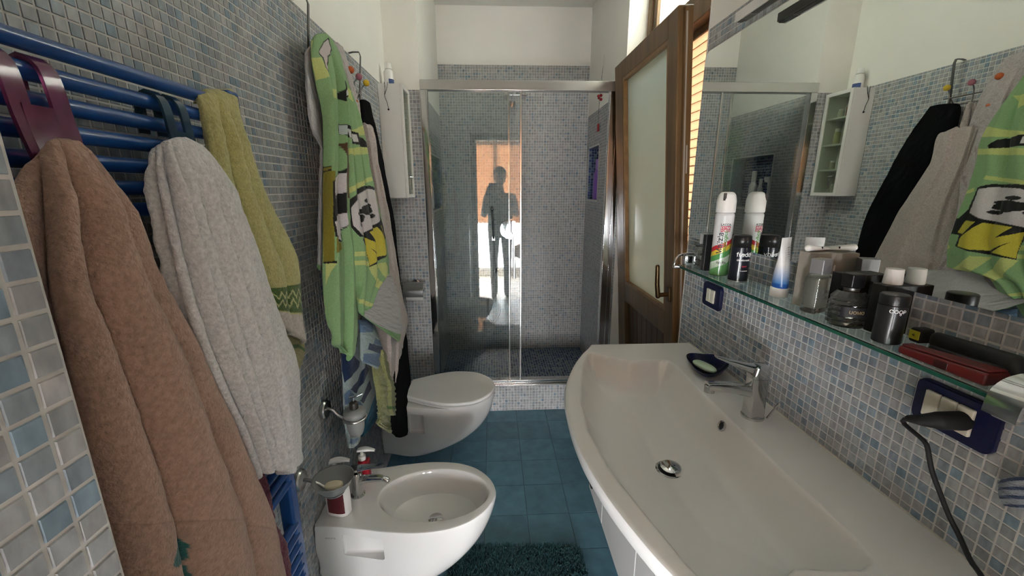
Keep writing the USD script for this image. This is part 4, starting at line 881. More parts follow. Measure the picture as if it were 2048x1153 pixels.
# red bead pull cord on the right shower wall
RED = M('red_bead', (.30, .012, .015), .3)
py = 3.05
t = Thing('red_pull_cord', (XS1, py, 1.7), 'thin pull cord with red beads and red tag inside the shower', 'cord')
cp_ = lambda x, y: onx(x, y, XS1 - .012)
t.part('cord', tube(smooth_path([cp_(1206, 128), cp_(1203, 160), cp_(1199, 200), cp_(1196, 250)], 20), .0016, 6), DARKSTEEL)
for x, y in ((1197, 192), (1202, 199), (1198, 196), (1202, 191)):
    b_ = trimesh.creation.icosphere(2, .010); b_.apply_translation(cp_(x, y)); t.part('bead', b_, RED, True)
g_ = cp_(1196, 256); t.part('tag', rbox(g_[0] - .005, g_[0] + .005, g_[1] - .017, g_[1] + .017, g_[2] - .026, g_[2] + .026, .003), RED)
h0 = cp_(1206, 130); t.part('hook', tube(smooth_path([h0 + [0, 0, -.02], h0 + [-.004, -.02, .03], h0 + [-.01, -.05, .0], h0 + [-.008, -.05, .05]], 16), .0018, 6), M('light_wire', (.5, .5, .48), .4))

# ------------------------------------------------------------------ towel radiator
XRAD, RY0, RY1 = -.52, .36, .905
ra = Thing('towel_radiator', (XRAD, .64, .18), 'dark blue tubular towel radiator on the left wall', 'radiator')
for y in (RY0 + .02, RY1): ra.part('post', rbox(XRAD - .022, XRAD + .012, y - .017, y + .017, .18, 1.68, .007), BLUE)
zb = [1.651, 1.619, 1.588, 1.556, 1.524, 1.493, 1.462] + [1.35 - .032 * k for k in range(7)] + [1.04 - .032 * k for k in range(9)] + [.66 - .032 * k for k in range(13)]
for z in zb: ra.part('bar', tube([(XRAD + .004, RY0 + .01, z), (XRAD + .004, RY1 - .004, z)], .0105, 14), BLUE, True)
for y in (RY0 + .02, RY1):
    for z in (.3, 1.5): ra.part('bracket', tube([(XL + .003, y, z), (XRAD - .015, y, z)], .009), BLUE)

# ------------------------------------------------------------------ draped cloth
def pip(poly, px): return shapely.contains_xy(Polygon(poly), px[..., 0], px[..., 1])


def resample(net, nu, nv):
    rows = []
    for r_ in net:
        r_ = np.asarray(r_, float); rows.append(np.stack([PchipInterpolator(np.linspace(0, 1, len(r_)), r_[:, k])(np.linspace(0, 1, nu)) for k in range(3)], 1))
    rows = np.array(rows); t = np.linspace(0, 1, len(rows))
    d = np.r_[0, np.cumsum(np.linalg.norm(np.diff(rows[:, nu // 2, :2], axis=0), axis=1) + 8)]; t = d / d[-1]
    return PchipInterpolator(t, rows, axis=0)(np.linspace(0, 1, nv))


def cloth(net, nu=120, nv=240, folds=(), thick=.006, lump=.003, lscale=30, color=(.5, .5, .5), paint=None, seed=0, pleats=(), wave=0, hem=.004):
    """A sheet through a net of (px, py, x) points measured on the photo (x = the plane it hangs in), with folds, pile and thickness.
    folds: (u, depth, width, kind, v0, v1)."""
    G = resample(net, nu, nv); px = G[..., :2]
    r_ = np.stack([(px[..., 0] - 1024) / FPX, -(px[..., 1] - 576.5) / FPX, np.ones(px.shape[:2])], -1) @ CAMM
    Pn = r_ * (G[..., 2] / r_[..., 0])[..., None] + [0, 0, H]
    u, v = np.meshgrid(np.linspace(0, 1, nu), np.linspace(0, 1, nv))
    du, dv = np.gradient(Pn, axis=1), np.gradient(Pn, axis=0); N = np.cross(du, dv); N /= np.maximum(np.linalg.norm(N, axis=-1, keepdims=True), 1e-9)
    if N[..., 0].mean() < 0: N = -N
    d = np.zeros_like(u)
    for fo in folds:
        u0, dep, w, kind = fo[:4]; v0, v1 = fo[4:6] if len(fo) > 5 else (-1, 2); du_ = fo[6] if len(fo) > 6 else 0
        uc = u0 + du_ * (v - .5) + .008 * np.sin(9 * v + seed + 20 * u0); env = np.clip((v - v0) / .12, 0, 1) * np.clip((v1 - v) / .12, 0, 1); x = (u - uc) / w
        if kind == 'valley': d -= dep * env * np.exp(-x * x)
        elif kind == 'ridge': d += dep * env * np.exp(-x * x)
        else: d += dep * env * np.where(x > 0, np.exp(-x), -.35 * np.exp(x * 3)) * np.clip(np.abs(x) * 4, 0, 1)
    for amp, ub, dr_, v0 in pleats:
        uc = np.clip(u - dr_ * (v - .5) * np.clip(u * (1 - u) * 4, 0, 1) + .006 * np.sin(8 * v + seed + 9 * u), 0, 1); k_ = np.clip(np.searchsorted(ub, uc, 'right') - 1, 0, len(ub) - 2); ub_ = np.array(ub)
        t_ = (uc - ub_[k_]) / (ub_[k_ + 1] - ub_[k_]); sgn = 1 + .25 * np.cos(k_ * 2.4 + seed); d += amp * sgn * np.clip((v - v0) / .15, 0, 1) * (np.sqrt(np.clip(np.sin(np.pi * t_), 0, 1)) * (.75 + .25 * t_) - .35)
    d += lump * (meshkit.fbm(np.stack([u * 3, v * 9, 0 * u + seed], -1) * lscale / 10, 3, seed) - .5) * 2
    if wave: d += wave * np.sin(v * 7 + 3 * u + seed)
    e = np.minimum.reduce([u, 1 - u, v * 2, (1 - v) * 2]) / .03; hemr = np.clip(1 - e, 0, 1) ** 2 * hem
    F_ = Pn + N * (d - hemr * .5)[..., None]; B_ = Pn + N * (d * .8 - thick + hemr * .5)[..., None]
    nvt = nu * nv; i = np.arange(nvt).reshape(nv, nu)
    q = lambda a, b, c, e_: [np.stack([a, b, c], -1).reshape(-1, 3), np.stack([a, c, e_], -1).reshape(-1, 3)]
    fs = q(i[:-1, :-1], i[:-1, 1:], i[1:, 1:], i[1:, :-1]); j = i + nvt; fs += q(j[:-1, :-1], j[1:, :-1], j[1:, 1:], j[:-1, 1:])
    lp = np.r_[i[0], i[1:, -1], i[-1, ::-1][1:], i[::-1, 0][1:-1]]; nx = np.roll(lp, -1); fs += [np.stack([lp, lp + nvt, nx + nvt], 1), np.stack([lp, nx + nvt, nx], 1)]
    m = trimesh.Trimesh(np.vstack([F_.reshape(-1, 3), B_.reshape(-1, 3)]), np.vstack(fs), process=False)
    if m.volume < 0: m.invert()
    c = np.tile(np.array(color, float), (nv, nu, 1))
    if paint is not None: c = paint(c, u, v, px)
    return m, np.vstack([c.reshape(-1, 3), c.reshape(-1, 3)])


def hang(t, name, net, m=None, parent=None, label=None, **k):
    me, c = cloth(net, **k); return t.part(name, me, m or TOWEL, True, label=label, parent=parent, tint=c)


# peach towel on a purple plastic hook
PURG = M('purple_clear', (.34, .07, .20), .15, trans=.7, coat=.2)
def rail_hook(name, px, py, w, m, label, xs=XRAD):
    """Flat plastic over-bar hook: two straps over the rail that join in a hook below."""
    p = onx(px, py, xs + .02); t = Thing(name, p - [0, 0, .1], label, 'hook'); y0, zr = p[1], 1.619
    for s in (-1, 1):
        pth = smooth_path([(XRAD - .014, y0 + s * w, zr - .045), (XRAD - .014, y0 + s * w, zr), (XRAD + .004, y0 + s * w, zr + .016), (XRAD + .022, y0 + s * w, zr), (XRAD + .028, y0 + s * w, zr - .05), (XRAD + .040, y0 + s * w * .8, zr - .125)], 30)
        t.part('strap', strap(pth, (0, 1, 0), w * .95, .004), m, 30)
    t.part('web', strap(smooth_path([(XRAD + .028, y0, zr - .040), (XRAD + .037, y0, zr - .10), (XRAD + .05, y0, zr - .135), (XRAD + .068, y0, zr - .128)], 20), (0, 1, 0), w * 2.0, .004), m, 30)
    return t
rail_hook('purple_hook', 52, 150, .022, PURG, 'translucent purple plastic hook over the radiator bar, holding the peach towel')
rail_hook('blue_hook', 345, 225, .018, M('blue_clear', (.04, .12, .20), .12, trans=.6, coat=.3), 'translucent blue plastic hook over the radiator bar, holding the white towel')
def peach_paint(c, u, v, px):
    band = (v > .80) & (v < .803); c[band] *= .8
    c[v > .803] *= .93
    for poly in ([(352, 1062), (372, 1090), (376, 1118), (330, 1136), (322, 1130)], [(372, 1125), (384, 1160), (380, 1200), (366, 1165)]): c[pip(poly, px)] = (.03, .13, .12)
    return c
pt = Thing('peach_towel', (-.46, .42, .25), 'thick peach brown bath towel hanging nearest the camera', 'towel')
hang(pt, 'cloth', [[(62, 335, -.47), (85, 288, -.455), (118, 275, -.45), (158, 281, -.455), (186, 308, -.48)],
                   [(44, 400, -.465), (92, 372, -.445), (140, 362, -.44), (186, 366, -.445), (222, 388, -.48)],
                   [(30, 560, -.46), (105, 552, -.435), (170, 548, -.425), (238, 545, -.43), (294, 548, -.475)],
                   [(55, 730, -.455), (145, 718, -.425), (230, 712, -.415), (318, 708, -.42), (396, 735, -.47)],
                   [(85, 900, -.45), (190, 895, -.42), (288, 890, -.41), (390, 885, -.415), (480, 905, -.465)],
                   [(115, 1060, -.45), (230, 1055, -.42), (338, 1052, -.41), (452, 1052, -.415), (553, 1092, -.465)],
                   [(140, 1240, -.45), (260, 1240, -.42), (368, 1240, -.41), (484, 1235, -.415), (572, 1240, -.465)]],
     nu=170, nv=300, thick=.012, lump=.004, lscale=26, seed=1, color=(.46, .29, .22), paint=peach_paint,
     pleats=[(.042, [0, .20, .52, .84, 1], .03, .0)])
# white towel on the blue hook
wt = Thing('white_towel', (-.46, .62, .7), 'plush white bath towel in deep folds hanging on the radiator', 'towel')
hang(wt, 'cloth', [[(302, 300, -.478), (322, 282, -.462), (358, 273, -.455), (392, 281, -.462), (416, 305, -.480)],
                   [(298, 345, -.475), (332, 330, -.45), (372, 322, -.44), (414, 325, -.45), (444, 350, -.485)],
                   [(318, 480, -.475), (362, 474, -.445), (408, 468, -.44), (456, 468, -.445), (506, 490, -.485)],
                   [(345, 620, -.475), (398, 616, -.44), (448, 612, -.435), (502, 610, -.44), (553, 622, -.48)],
                   [(398, 745, -.475), (440, 745, -.44), (490, 742, -.435), (540, 738, -.44), (598, 762, -.48)],
                   [(455, 860, -.475), (490, 862, -.445), (525, 858, -.44), (562, 850, -.445), (597, 868, -.48)],
                   [(505, 950, -.475), (522, 948, -.45), (545, 938, -.445), (572, 950, -.45), (600, 915, -.48)]],
     nu=170, nv=280, thick=.012, lump=.004, lscale=34, seed=2, color=(.76, .735, .735),
     pleats=[(.030, [0, .13, .24, .41, .55, .70, .85, 1], .06, .0)])
# yellow green towel folded over the top bars
YEL = np.array([.50, .47, .20])
def zig(c, u, v, px):
    t = (v - .855) / .085; s = np.abs(((u * 13) % 1) - .5) * 2; bandm = (t > 0) & (t < 1); c[bandm] = (.07, .13, .03)
    for k in (.18, .52): c[bandm & (np.abs(t - k - .30 * s) < .055)] = (.50, .50, .24)
    c[(t > -.06) & (t <= 0)] = (.06, .12, .03); c[v > .945] = (.55, .50, .44); return c
yt = Thing('yellow_towel', (-.5, .86, 1.1), 'yellow green towel with zigzag border folded over the radiator end', 'towel')
hang(yt, 'cloth', [[(384, 208, -.548), (425, 205, -.548), (466, 205, -.548)],
                   [(386, 184, -.538), (424, 178, -.538), (464, 178, -.538)],
                   [(396, 192, -.503), (436, 186, -.503), (476, 198, -.508)],
                   [(413, 260, -.495), (452, 258, -.49), (490, 275, -.505)],
                   [(425, 380, -.492), (478, 378, -.482), (532, 392, -.50)],
                   [(440, 470, -.49), (508, 470, -.478), (572, 470, -.498)],
                   [(462, 545, -.49), (535, 548, -.476), (598, 535, -.495)],
                   [(480, 580, -.49), (545, 600, -.476), (600, 592, -.495)],
                   [(500, 610, -.49), (556, 650, -.478), (613, 688, -.495)]],
     nu=130, nv=260, thick=.010, lump=.003, seed=3, color=YEL, paint=zig,
     pleats=[(.022, [0, .46, .72, 1], .06, .12)])
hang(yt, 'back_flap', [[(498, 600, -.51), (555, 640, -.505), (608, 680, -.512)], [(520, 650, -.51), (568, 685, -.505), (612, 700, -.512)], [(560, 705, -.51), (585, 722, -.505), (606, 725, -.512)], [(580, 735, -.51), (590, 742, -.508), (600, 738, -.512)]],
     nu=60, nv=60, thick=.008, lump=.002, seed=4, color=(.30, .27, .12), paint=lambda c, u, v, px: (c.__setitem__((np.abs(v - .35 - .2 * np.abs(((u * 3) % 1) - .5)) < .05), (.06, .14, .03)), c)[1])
# burgundy towel low on the radiator
bt_ = Thing('burgundy_towel', (-.49, .72, .3), 'burgundy towel half hidden behind the peach towel', 'towel')
hang(bt_, 'cloth', [[(470, 925, -.50), (505, 940, -.495), (528, 962, -.505)], [(480, 1000, -.50), (520, 1003, -.49), (544, 1018, -.505)], [(490, 1050, -.50), (530, 1052, -.487), (550, 1052, -.505)], [(500, 1095, -.50), (548, 1094, -.482), (576, 1092, -.50)], [(510, 1150, -.50), (555, 1150, -.48), (582, 1130, -.498)], [(520, 1220, -.50), (560, 1220, -.48), (588, 1200, -.498)]],
     nu=70, nv=120, thick=.010, lump=.004, seed=5, color=(.16, .045, .07), folds=[(.7, .012, .12, 'ridge')])

# ------------------------------------------------------------------ hook rack with coloured balls
XK = XL + .012
rk = Thing('hook_rack', (XK, 1.68, 1.8), 'steel hook rack with coloured ball ends on the left wall', 'hook rack')
for y in (1.445, 1.955):
    rk.part('bracket', strap([(XL - .0 + .002, y, 2.052), (XL + .020, y, 2.056), (XL + .045, y, 2.056), (XL + .050, y, 2.04), (XL + .040, y, 1.95), (XL + .030, y, 1.86)], (0, 1, 0), .011, .003), DARKSTEEL, 30)
    rk.part('bracket_foot', tube(smooth_path([(XL + .032, y, 1.90), (XL + .020, y - .01, 1.865), (XL + .012, y - .014, 1.855)], 10), .003, 8), CHROME)
for z in (1.892, 1.857): rk.part('rod', tube([(XL + .034, 1.40, z), (XL + .034, 1.98, z)], .0032, 10), CHROME, True)
balls = [(1.955, (.60, .42, .03), 'yellow'), (1.855, (.36, .13, .17), 'pink'), (1.755, (.46, .10, .02), 'orange')]
for y, c_, nm in balls:
    BM = M('ball_' + nm, c_, .3)
    hk = rk.part('hook', tube(smooth_path([(XL + .036, y, 1.855), (XL + .037, y, 1.895), (XL + .048, y - .004, 1.918), (XL + .064, y - .008, 1.93)], 18), .0028, 8), CHROME, True)
    b_ = trimesh.creation.icosphere(3, .0135); b_.apply_translation((XL + .068, y - .009, 1.934)); rk.part('ball', b_, BM, True, parent=hk, label=nm + ' ball end')
    if nm != 'orange': continue
    h2 = rk.part('hook', tube(smooth_path([(XL + .036, y, 1.892), (XL + .037, y, 1.848), (XL + .046, y - .002, 1.826), (XL + .066, y - .004, 1.822)], 18), .0028, 8), CHROME, True)
    b_ = trimesh.creation.icosphere(3, .0135); b_.apply_translation((XL + .070, y - .004, 1.823)); rk.part('ball', b_, BM, True, parent=h2, label=nm + ' ball end')

# green bath towel with a printed patch and letters, grey reverse
GREEN, GYEL, GREYT = (.235, .385, .185), (.50, .55, .20), (.52, .51, .52)
OLIVE = (.22, .19, .03)
def crop(ox, oy, s, pts): return [(ox + x / s, oy + y / s) for x, y in pts]
C3 = lambda pts: crop(610, 300, 4.435, pts)
C6 = lambda pts: crop(600, 60, 4.269, pts)
C5 = lambda pts: crop(620, 520, 4.805, pts)
PRINT = [  # flat print of the towel, back to front
    (GYEL, C6([(95, 240), (180, 235), (240, 400), (95, 440)])), (GYEL, C6([(60, 95), (110, 85), (95, 185), (70, 160)])), (GYEL, C6([(245, 500), (320, 505), (320, 590), (245, 570)])),
    (GYEL, C6([(395, 490), (430, 520), (440, 640), (400, 560)])), (GYEL, C6([(425, 860), (500, 830), (540, 770), (545, 900), (500, 900), (430, 885)])), (GYEL, C6([(375, 1030), (530, 990), (590, 1060), (380, 1075)])),
    (GYEL, C3([(355, 20), (560, -20), (560, 20), (355, 50)])), (GYEL, C3([(375, 345), (565, 240), (575, 275), (380, 395)])), (GYEL, C3([(610, 350), (660, 420), (660, 430), (615, 390)])),
    (GYEL, C3([(435, 905), (570, 905), (565, 948), (435, 945)])), (GYEL, C3([(430, 985), (570, 990), (565, 1030), (430, 1025)])),
    (GYEL, C3([(565, 1050), (600, 1000), (690, 1250), (640, 1270)])), (GYEL, C3([(640, 1010), (690, 1000), (770, 1190), (720, 1215)])),
    (GYEL, C5([(150, 35), (225, 35), (185, 150), (150, 240)])), (GYEL, C5([(445, 360), (590, 420), (545, 455), (455, 385)])), (GYEL, C3([(740, 830), (775, 900), (780, 1000), (735, 920)])),
    ((.02, .02, .02), C3([(155, 150), (215, 148), (215, 200), (155, 200)])), (OLIVE, C3([(155, 162), (215, 158), (215, 182), (155, 186)])), (OLIVE, C3([(155, 200), (232, 190), (235, 700), (240, 1010), (155, 1000)])),
    ((.02, .02, .02), C3([(155, 995), (250, 990), (250, 1008), (155, 1010)])), ((.02, .02, .02), C3([(228, 276), (300, 215), (322, 150), (328, 290), (335, 810), (325, 822), (240, 770), (226, 640), (220, 290)])),
    ((.56, .52, .53), C3([(228, 288), (322, 200), (326, 370), (232, 440)])), ((.56, .52, .53), C3([(232, 640), (335, 545), (328, 805), (250, 760)])), (OLIVE, C3([(246, 775), (330, 830), (330, 885), (246, 918)])),
    ((.10, .055, .03), C3([(315, -60), (350, -60), (372, 420), (335, 430)])),
    ((.02, .02, .02), C6([(160, 185), (200, 100), (245, 65), (268, 150), (262, 215), (245, 230), (240, 365), (205, 320), (195, 240), (165, 205)])), ((.55, .47, .48), C6([(166, 185), (205, 108), (242, 78), (262, 155), (258, 205), (238, 220), (234, 350), (212, 315), (202, 235), (172, 200)])),
    ((.02, .02, .02), C6([(345, 470), (375, 430), (400, 500), (395, 570), (345, 610), (330, 560)])), ((.6, .6, .6), C6([(372, 520), (388, 490), (385, 560), (362, 585)])),
    ((.02, .02, .02), C6([(335, 800), (380, 815), (520, 925), (545, 985), (545, 1008), (460, 975), (340, 890)])), ((.45, .50, .52), C6([(340, 812), (362, 818), (378, 915), (348, 890)])), ((.55, .55, .55), C6([(385, 850), (400, 862), (412, 935), (398, 928)])), ((.55, .55, .55), C6([(440, 885), (462, 898), (475, 960), (455, 955)])),
    ((.02, .02, .02), C3([(380, 500), (385, 450), (490, 325), (560, 318), (600, 350), (650, 560), (685, 650), (600, 700), (525, 770), (455, 770), (400, 680)])), ((.56, .52, .53), C3([(398, 520), (420, 470), (500, 365), (560, 345), (600, 370), (650, 590), (630, 650), (530, 730), (520, 765), (470, 755), (415, 670)])),
    ((.02, .02, .02), C3([(480, 800), (525, 745), (640, 665), (690, 640), (718, 785), (700, 800), (722, 905), (690, 955), (570, 1042), (545, 880)])),
    ((.56, .48, .06), C3([(530, 775), (612, 832), (555, 730), (632, 685), (700, 820), (716, 905), (686, 940), (640, 950), (566, 865), (636, 968), (570, 1030)])),
    ((.56, .48, .06), C3([(645, 680), (668, 662), (702, 775), (690, 790)])),
]
DOTS = C3([(530, 453), (548, 500), (562, 495), (560, 528), (540, 548), (575, 545), (520, 515), (500, 545), (560, 570), (590, 588), (495, 598), (493, 625), (490, 660), (455, 570)])
DR = [22, 26, 22, 30, 34, 20, 22, 22, 20, 20, 27, 26, 24, 17]
def green_paint(c, u, v, px):
    for col, poly in PRINT: c[pip(poly, px)] = col
    for (x, y), r_ in zip(DOTS, DR): c[(px[..., 0] - x) ** 2 + (px[..., 1] - y) ** 2 < (r_ / 4.435) ** 2] = (.02, .02, .02)
    return c
gt = Thing('green_towel', (-.52, 1.5, .9), 'green printed bath towel with black and yellow lettering on the hook rack', 'towel')
def left_paint(c, u, v, px):
    c = green_paint(c, u, v, px); c[u < .02] = GREEN; c[v > .985] = (.18, .35, .14); return c
hang(gt, 'front_fold', [[(622, 78, -.535), (634, 68, -.525), (650, 66, -.52), (664, 78, -.535)],
                   [(621, 105, -.53), (640, 98, -.515), (665, 100, -.51), (684, 118, -.53)],
                   [(632, 170, -.525), (655, 165, -.505), (680, 168, -.50), (694, 180, -.525)],
                   [(645, 250, -.52), (662, 250, -.50), (684, 252, -.495), (690, 255, -.52)],
                   [(645, 400, -.515), (664, 400, -.49), (682, 402, -.485), (700, 405, -.515)],
                   [(645, 520, -.51), (672, 524, -.485), (697, 522, -.48), (712, 512, -.51)],
                   [(648, 620, -.505), (672, 640, -.48), (697, 645, -.478), (718, 600, -.505)],
                   [(655, 650, -.50), (673, 682, -.478), (694, 708, -.476), (712, 650, -.50)],
                   [(668, 668, -.50), (682, 695, -.478), (695, 712, -.478), (706, 680, -.50)]],
     m=FINE, nu=150, nv=420, thick=.008, lump=.002, seed=6, color=GREEN, paint=left_paint, folds=[(.60, .026, .14, 'step', .05, 2, .0), (.60, .012, .012, 'valley', .06, 2, .0), (.30, .016, .09, 'ridge', .08, 2), (.44, .010, .02, 'valley', .08, .8), (.80, .010, .1, 'ridge', .3, 2)])
def right_paint(c, u, v, px):
    c = green_paint(c, u, v, px); c[v > .985] = (.18, .35, .14); return c
hang(gt, 'back_fold', [[(652, 76, -.545), (664, 82, -.535), (676, 98, -.54)],
                   [(676, 150, -.53), (688, 152, -.518), (700, 178, -.525)],
                   [(678, 240, -.515), (702, 242, -.495), (728, 272, -.50)],
                   [(680, 330, -.505), (712, 330, -.475), (743, 340, -.475)],
                   [(684, 430, -.495), (724, 428, -.455), (764, 440, -.448)],
                   [(692, 500, -.485), (736, 498, -.445), (777, 505, -.43)],
                   [(700, 550, -.48), (738, 552, -.44), (780, 545, -.425)],
                   [(708, 590, -.475), (732, 590, -.44), (756, 572, -.435)],
                   [(714, 615, -.47), (728, 612, -.445), (746, 604, -.445)], [(718, 628, -.47), (728, 622, -.45), (738, 612, -.45)]],
     m=FINE, nu=170, nv=420, thick=.008, lump=.002, seed=7, color=GREEN, paint=right_paint, folds=[(.30, .016, .10, 'ridge', .08, 2, .02), (.46, .009, .02, 'valley', .1, 2, .02), (.60, .012, .07, 'ridge', .12, 2, .02), (.72, .008, .02, 'valley', .12, 2), (.86, .012, .06, 'ridge', .12, 2)])
hang(gt, 'grey_reverse', [[(616, 96, -.55), (622, 92, -.54), (628, 98, -.55)], [(608, 112, -.555), (616, 118, -.54), (628, 130, -.55)], [(612, 190, -.555), (622, 190, -.54), (640, 200, -.55)], [(622, 262, -.552), (635, 262, -.535), (648, 270, -.55)], [(640, 300, -.55), (646, 305, -.54), (652, 310, -.55)], [(636, 400, -.545), (643, 400, -.53), (652, 400, -.54)], [(634, 520, -.54), (642, 522, -.525), (652, 522, -.535)], [(632, 535, -.54), (641, 540, -.525), (650, 545, -.535)]],
     m=FINE, nu=50, nv=200, thick=.007, lump=.003, seed=8, color=(.50, .50, .51), paint=lambda c, u, v, px: (c.__setitem__(v > .97, GREEN), c)[1], label='grey reverse side of the green towel')
def rev_paint(c, u, v, px):
    c[v > .90] = (.20, .38, .15); return c
hang(gt, 'reverse_corner', [[(742, 560, -.475), (765, 556, -.455), (784, 552, -.45)], [(738, 590, -.475), (770, 588, -.455), (796, 588, -.45)], [(724, 612, -.475), (766, 622, -.455), (803, 632, -.45)], [(719, 624, -.475), (760, 650, -.455), (804, 664, -.45)], [(724, 632, -.475), (764, 660, -.457), (800, 684, -.452)]],
     m=FINE, nu=90, nv=110, thick=.007, lump=.003, seed=9, color=(.47, .46, .45), paint=rev_paint, label='turned-up grey corner with green hem')
hang(gt, 'inner_tip', [[(712, 610, -.53), (718, 610, -.525), (724, 612, -.53)], [(702, 660, -.53), (712, 660, -.522), (718, 662, -.53)], [(692, 694, -.53), (702, 700, -.522), (710, 692, -.53)], [(696, 708, -.53), (702, 712, -.524), (707, 708, -.53)]],
     m=FINE, nu=40, nv=60, thick=.006, lump=.001, seed=10, color=(.50, .48, .46), paint=lambda c, u, v, px: (c.__setitem__(v > .86, (.40, .50, .22)), c)[1])
# grey towel with faint flowers
def flowers(c, u, v, px):
    n_ = meshkit.fbm(np.stack([u * 7, v * 16, 0 * u], -1), 3, 5); c[(np.abs(n_ - .5) < .018) & (v > .25)] = (.36, .30, .30); return c
gy = Thing('grey_towel', (-.55, 1.68, .9), 'pale mauve grey towel with faint flower print behind the green towel', 'towel')
hang(gy, 'cloth', [[(664, 86, -.562), (675, 84, -.552), (688, 98, -.558)], [(676, 140, -.555), (690, 136, -.54), (706, 160, -.545)], [(690, 230, -.545), (706, 228, -.528), (722, 236, -.53)], [(695, 330, -.535), (718, 328, -.510), (738, 334, -.505)], [(698, 430, -.525), (726, 428, -.495), (752, 434, -.480)], [(704, 520, -.518), (738, 518, -.485), (766, 530, -.468)], [(712, 580, -.515), (744, 585, -.48), (774, 590, -.462)], [(722, 610, -.512), (748, 625, -.478), (776, 620, -.462)], [(734, 640, -.508), (752, 648, -.482), (768, 636, -.468)]],
     nu=110, nv=260, thick=.008, lump=.003, seed=12, color=(.47, .42, .42), paint=flowers, folds=[(.45, .012, .12, 'step', .05, 2), (.75, .010, .10, 'ridge', .05, 2)])
# beige towel from the far hooks, its tip showing below
by = Thing('beige_towel', (-.56, 1.83, .4), 'pinkish beige towel hanging between the grey towel and the black garment', 'towel')
yz = lambda x, y, z: (*project(np.array([x, y, z])), x)
hang(by, 'cloth', [[yz(-.568, 1.835, 1.85), yz(-.55, 1.85, 1.856), yz(-.565, 1.87, 1.848)], [yz(-.56, 1.80, 1.72), yz(-.535, 1.85, 1.72), yz(-.55, 1.90, 1.72)], [(714, 250, -0.533), (732, 250, -0.508), (745, 262, -0.513)], [(724, 330, -0.528), (746, 330, -0.493), (759, 332, -0.498)], [(734, 420, -0.518), (762, 420, -0.483), (779, 428, -0.491)], [(740, 520, -0.513), (774, 520, -0.476), (795, 528, -0.488)], [(744, 600, -0.510), (782, 600, -0.472), (808, 606, -0.486)], [(748, 640, -0.508), (786, 642, -0.470), (817, 641, -0.484)], [(752, 690, -0.508), (784, 690, -0.473), (806, 690, -0.488)], [(760, 735, -0.508), (784, 735, -0.476), (804, 735, -0.488)], [(766, 764, -0.508), (780, 767, -0.478), (800, 768, -0.488)], [(786, 780, -0.503), (792, 786, -0.488), (799, 788, -0.490)]],
     nu=110, nv=280, thick=.008, lump=.003, seed=13, color=(.50, .43, .40), folds=[(.35, .014, .12, 'step', .05, 2), (.68, .012, .10, 'step', .05, 2)])
# long black garment
bg = Thing('black_garment', (-.56, 1.98, .25), 'long black garment hanging beside the white cabinet down to the toilet', 'garment')
hang(bg, 'cloth', [[(716, 212, -0.559), (726, 199, -0.544), (740, 206, -0.544)], [(722, 260, -0.554), (737, 256, -0.534), (754, 262, -0.539)], [(736, 340, -0.546), (754, 336, -0.524), (771, 342, -0.529)], [(752, 440, -0.539), (772, 438, -0.514), (789, 442, -0.519)], [(766, 540, -0.534), (785, 538, -0.504), (800, 544, -0.514)], [(776, 640, -0.529), (794, 638, -0.499), (811, 644, -0.509)], [(780, 760, -.497), (800, 758, -.462), (822, 764, -.478)], [(778, 840, -.482), (800, 842, -.446), (824, 840, -.464)], [(782, 866, -.48), (800, 876, -.45), (820, 866, -.464)]],
     m=M('black_cloth', (.008, .008, .009), 1, bump=.4, bscale=500, spec=.05), nu=90, nv=240, thick=.012, lump=.003, seed=14, color=(.011, .011, .013), folds=[(.35, .008, .1, 'valley', .1, .9)])
# blue striped beach towel, its lower part
LB_, MB_, DB_ = (.30, .37, .37), (.10, .165, .26), (.018, .035, .085)
C7 = lambda pts: crop(660, 640, 4.433, pts)
STR = [(MB_, C7([(20, 80), (110, 130), (110, 215), (30, 240)])), (MB_, C7([(215, 0), (380, 0), (385, 110), (215, 115)])), (DB_, C7([(225, 150), (245, 150), (240, 245), (222, 240)])), (MB_, C7([(300, 300), (500, 300), (505, 440), (290, 375)])), (MB_, C7([(400, 160), (480, 210), (490, 240), (390, 215)])), (DB_, C7([(350, 205), (480, 245), (490, 318), (335, 265)])),
       (DB_, C7([(110, 265), (150, 270), (270, 370), (262, 420), (125, 560), (105, 420)])), (DB_, C7([(305, 390), (340, 440), (235, 655), (165, 620), (250, 540)])), (DB_, C7([(350, 535), (365, 610), (290, 745), (255, 720)])), (MB_, C7([(160, 620), (215, 660), (215, 720), (130, 760), (125, 660)])), (MB_, C7([(245, 720), (290, 760), (270, 800), (215, 790)])), ((.36, .40, .40), C7([(370, 410), (410, 430), (395, 500), (345, 500)])), (MB_, C7([(180, 1060), (260, 1050), (210, 1110), (160, 1085)]))]
def blue_paint(c, u, v, px):
    for col, poly in STR: c[pip(poly, px)] = col
    return c
be = Thing('blue_towel', (-.53, 1.65, .55), 'blue and navy striped beach towel hanging below the green towel', 'towel')
hang(be, 'cloth', [[(706, 560, -0.552), (724, 560, -0.547), (742, 560, -0.552)], [(700, 610, -0.549), (724, 612, -0.542), (746, 612, -0.549)], [(686, 690, -0.542), (722, 690, -0.522), (752, 690, -0.542)], [(685, 740, -0.539), (724, 738, -0.517), (770, 742, -0.539)], [(686, 790, -0.535), (718, 792, -0.512), (752, 790, -0.535)], [(687, 830, -0.532), (712, 834, -0.512), (738, 826, -0.532)], [(690, 865, -0.527), (706, 868, -0.512), (724, 860, -0.527)], [(694, 893, -0.527), (706, 897, -0.515), (722, 882, -0.527)]],
     m=FINE, nu=170, nv=260, thick=.008, lump=.003, seed=15, color=LB_, paint=blue_paint, folds=[(.50, .010, .12, 'step', .0, .9), (.2, .006, .1, 'ridge', .1, 2)])
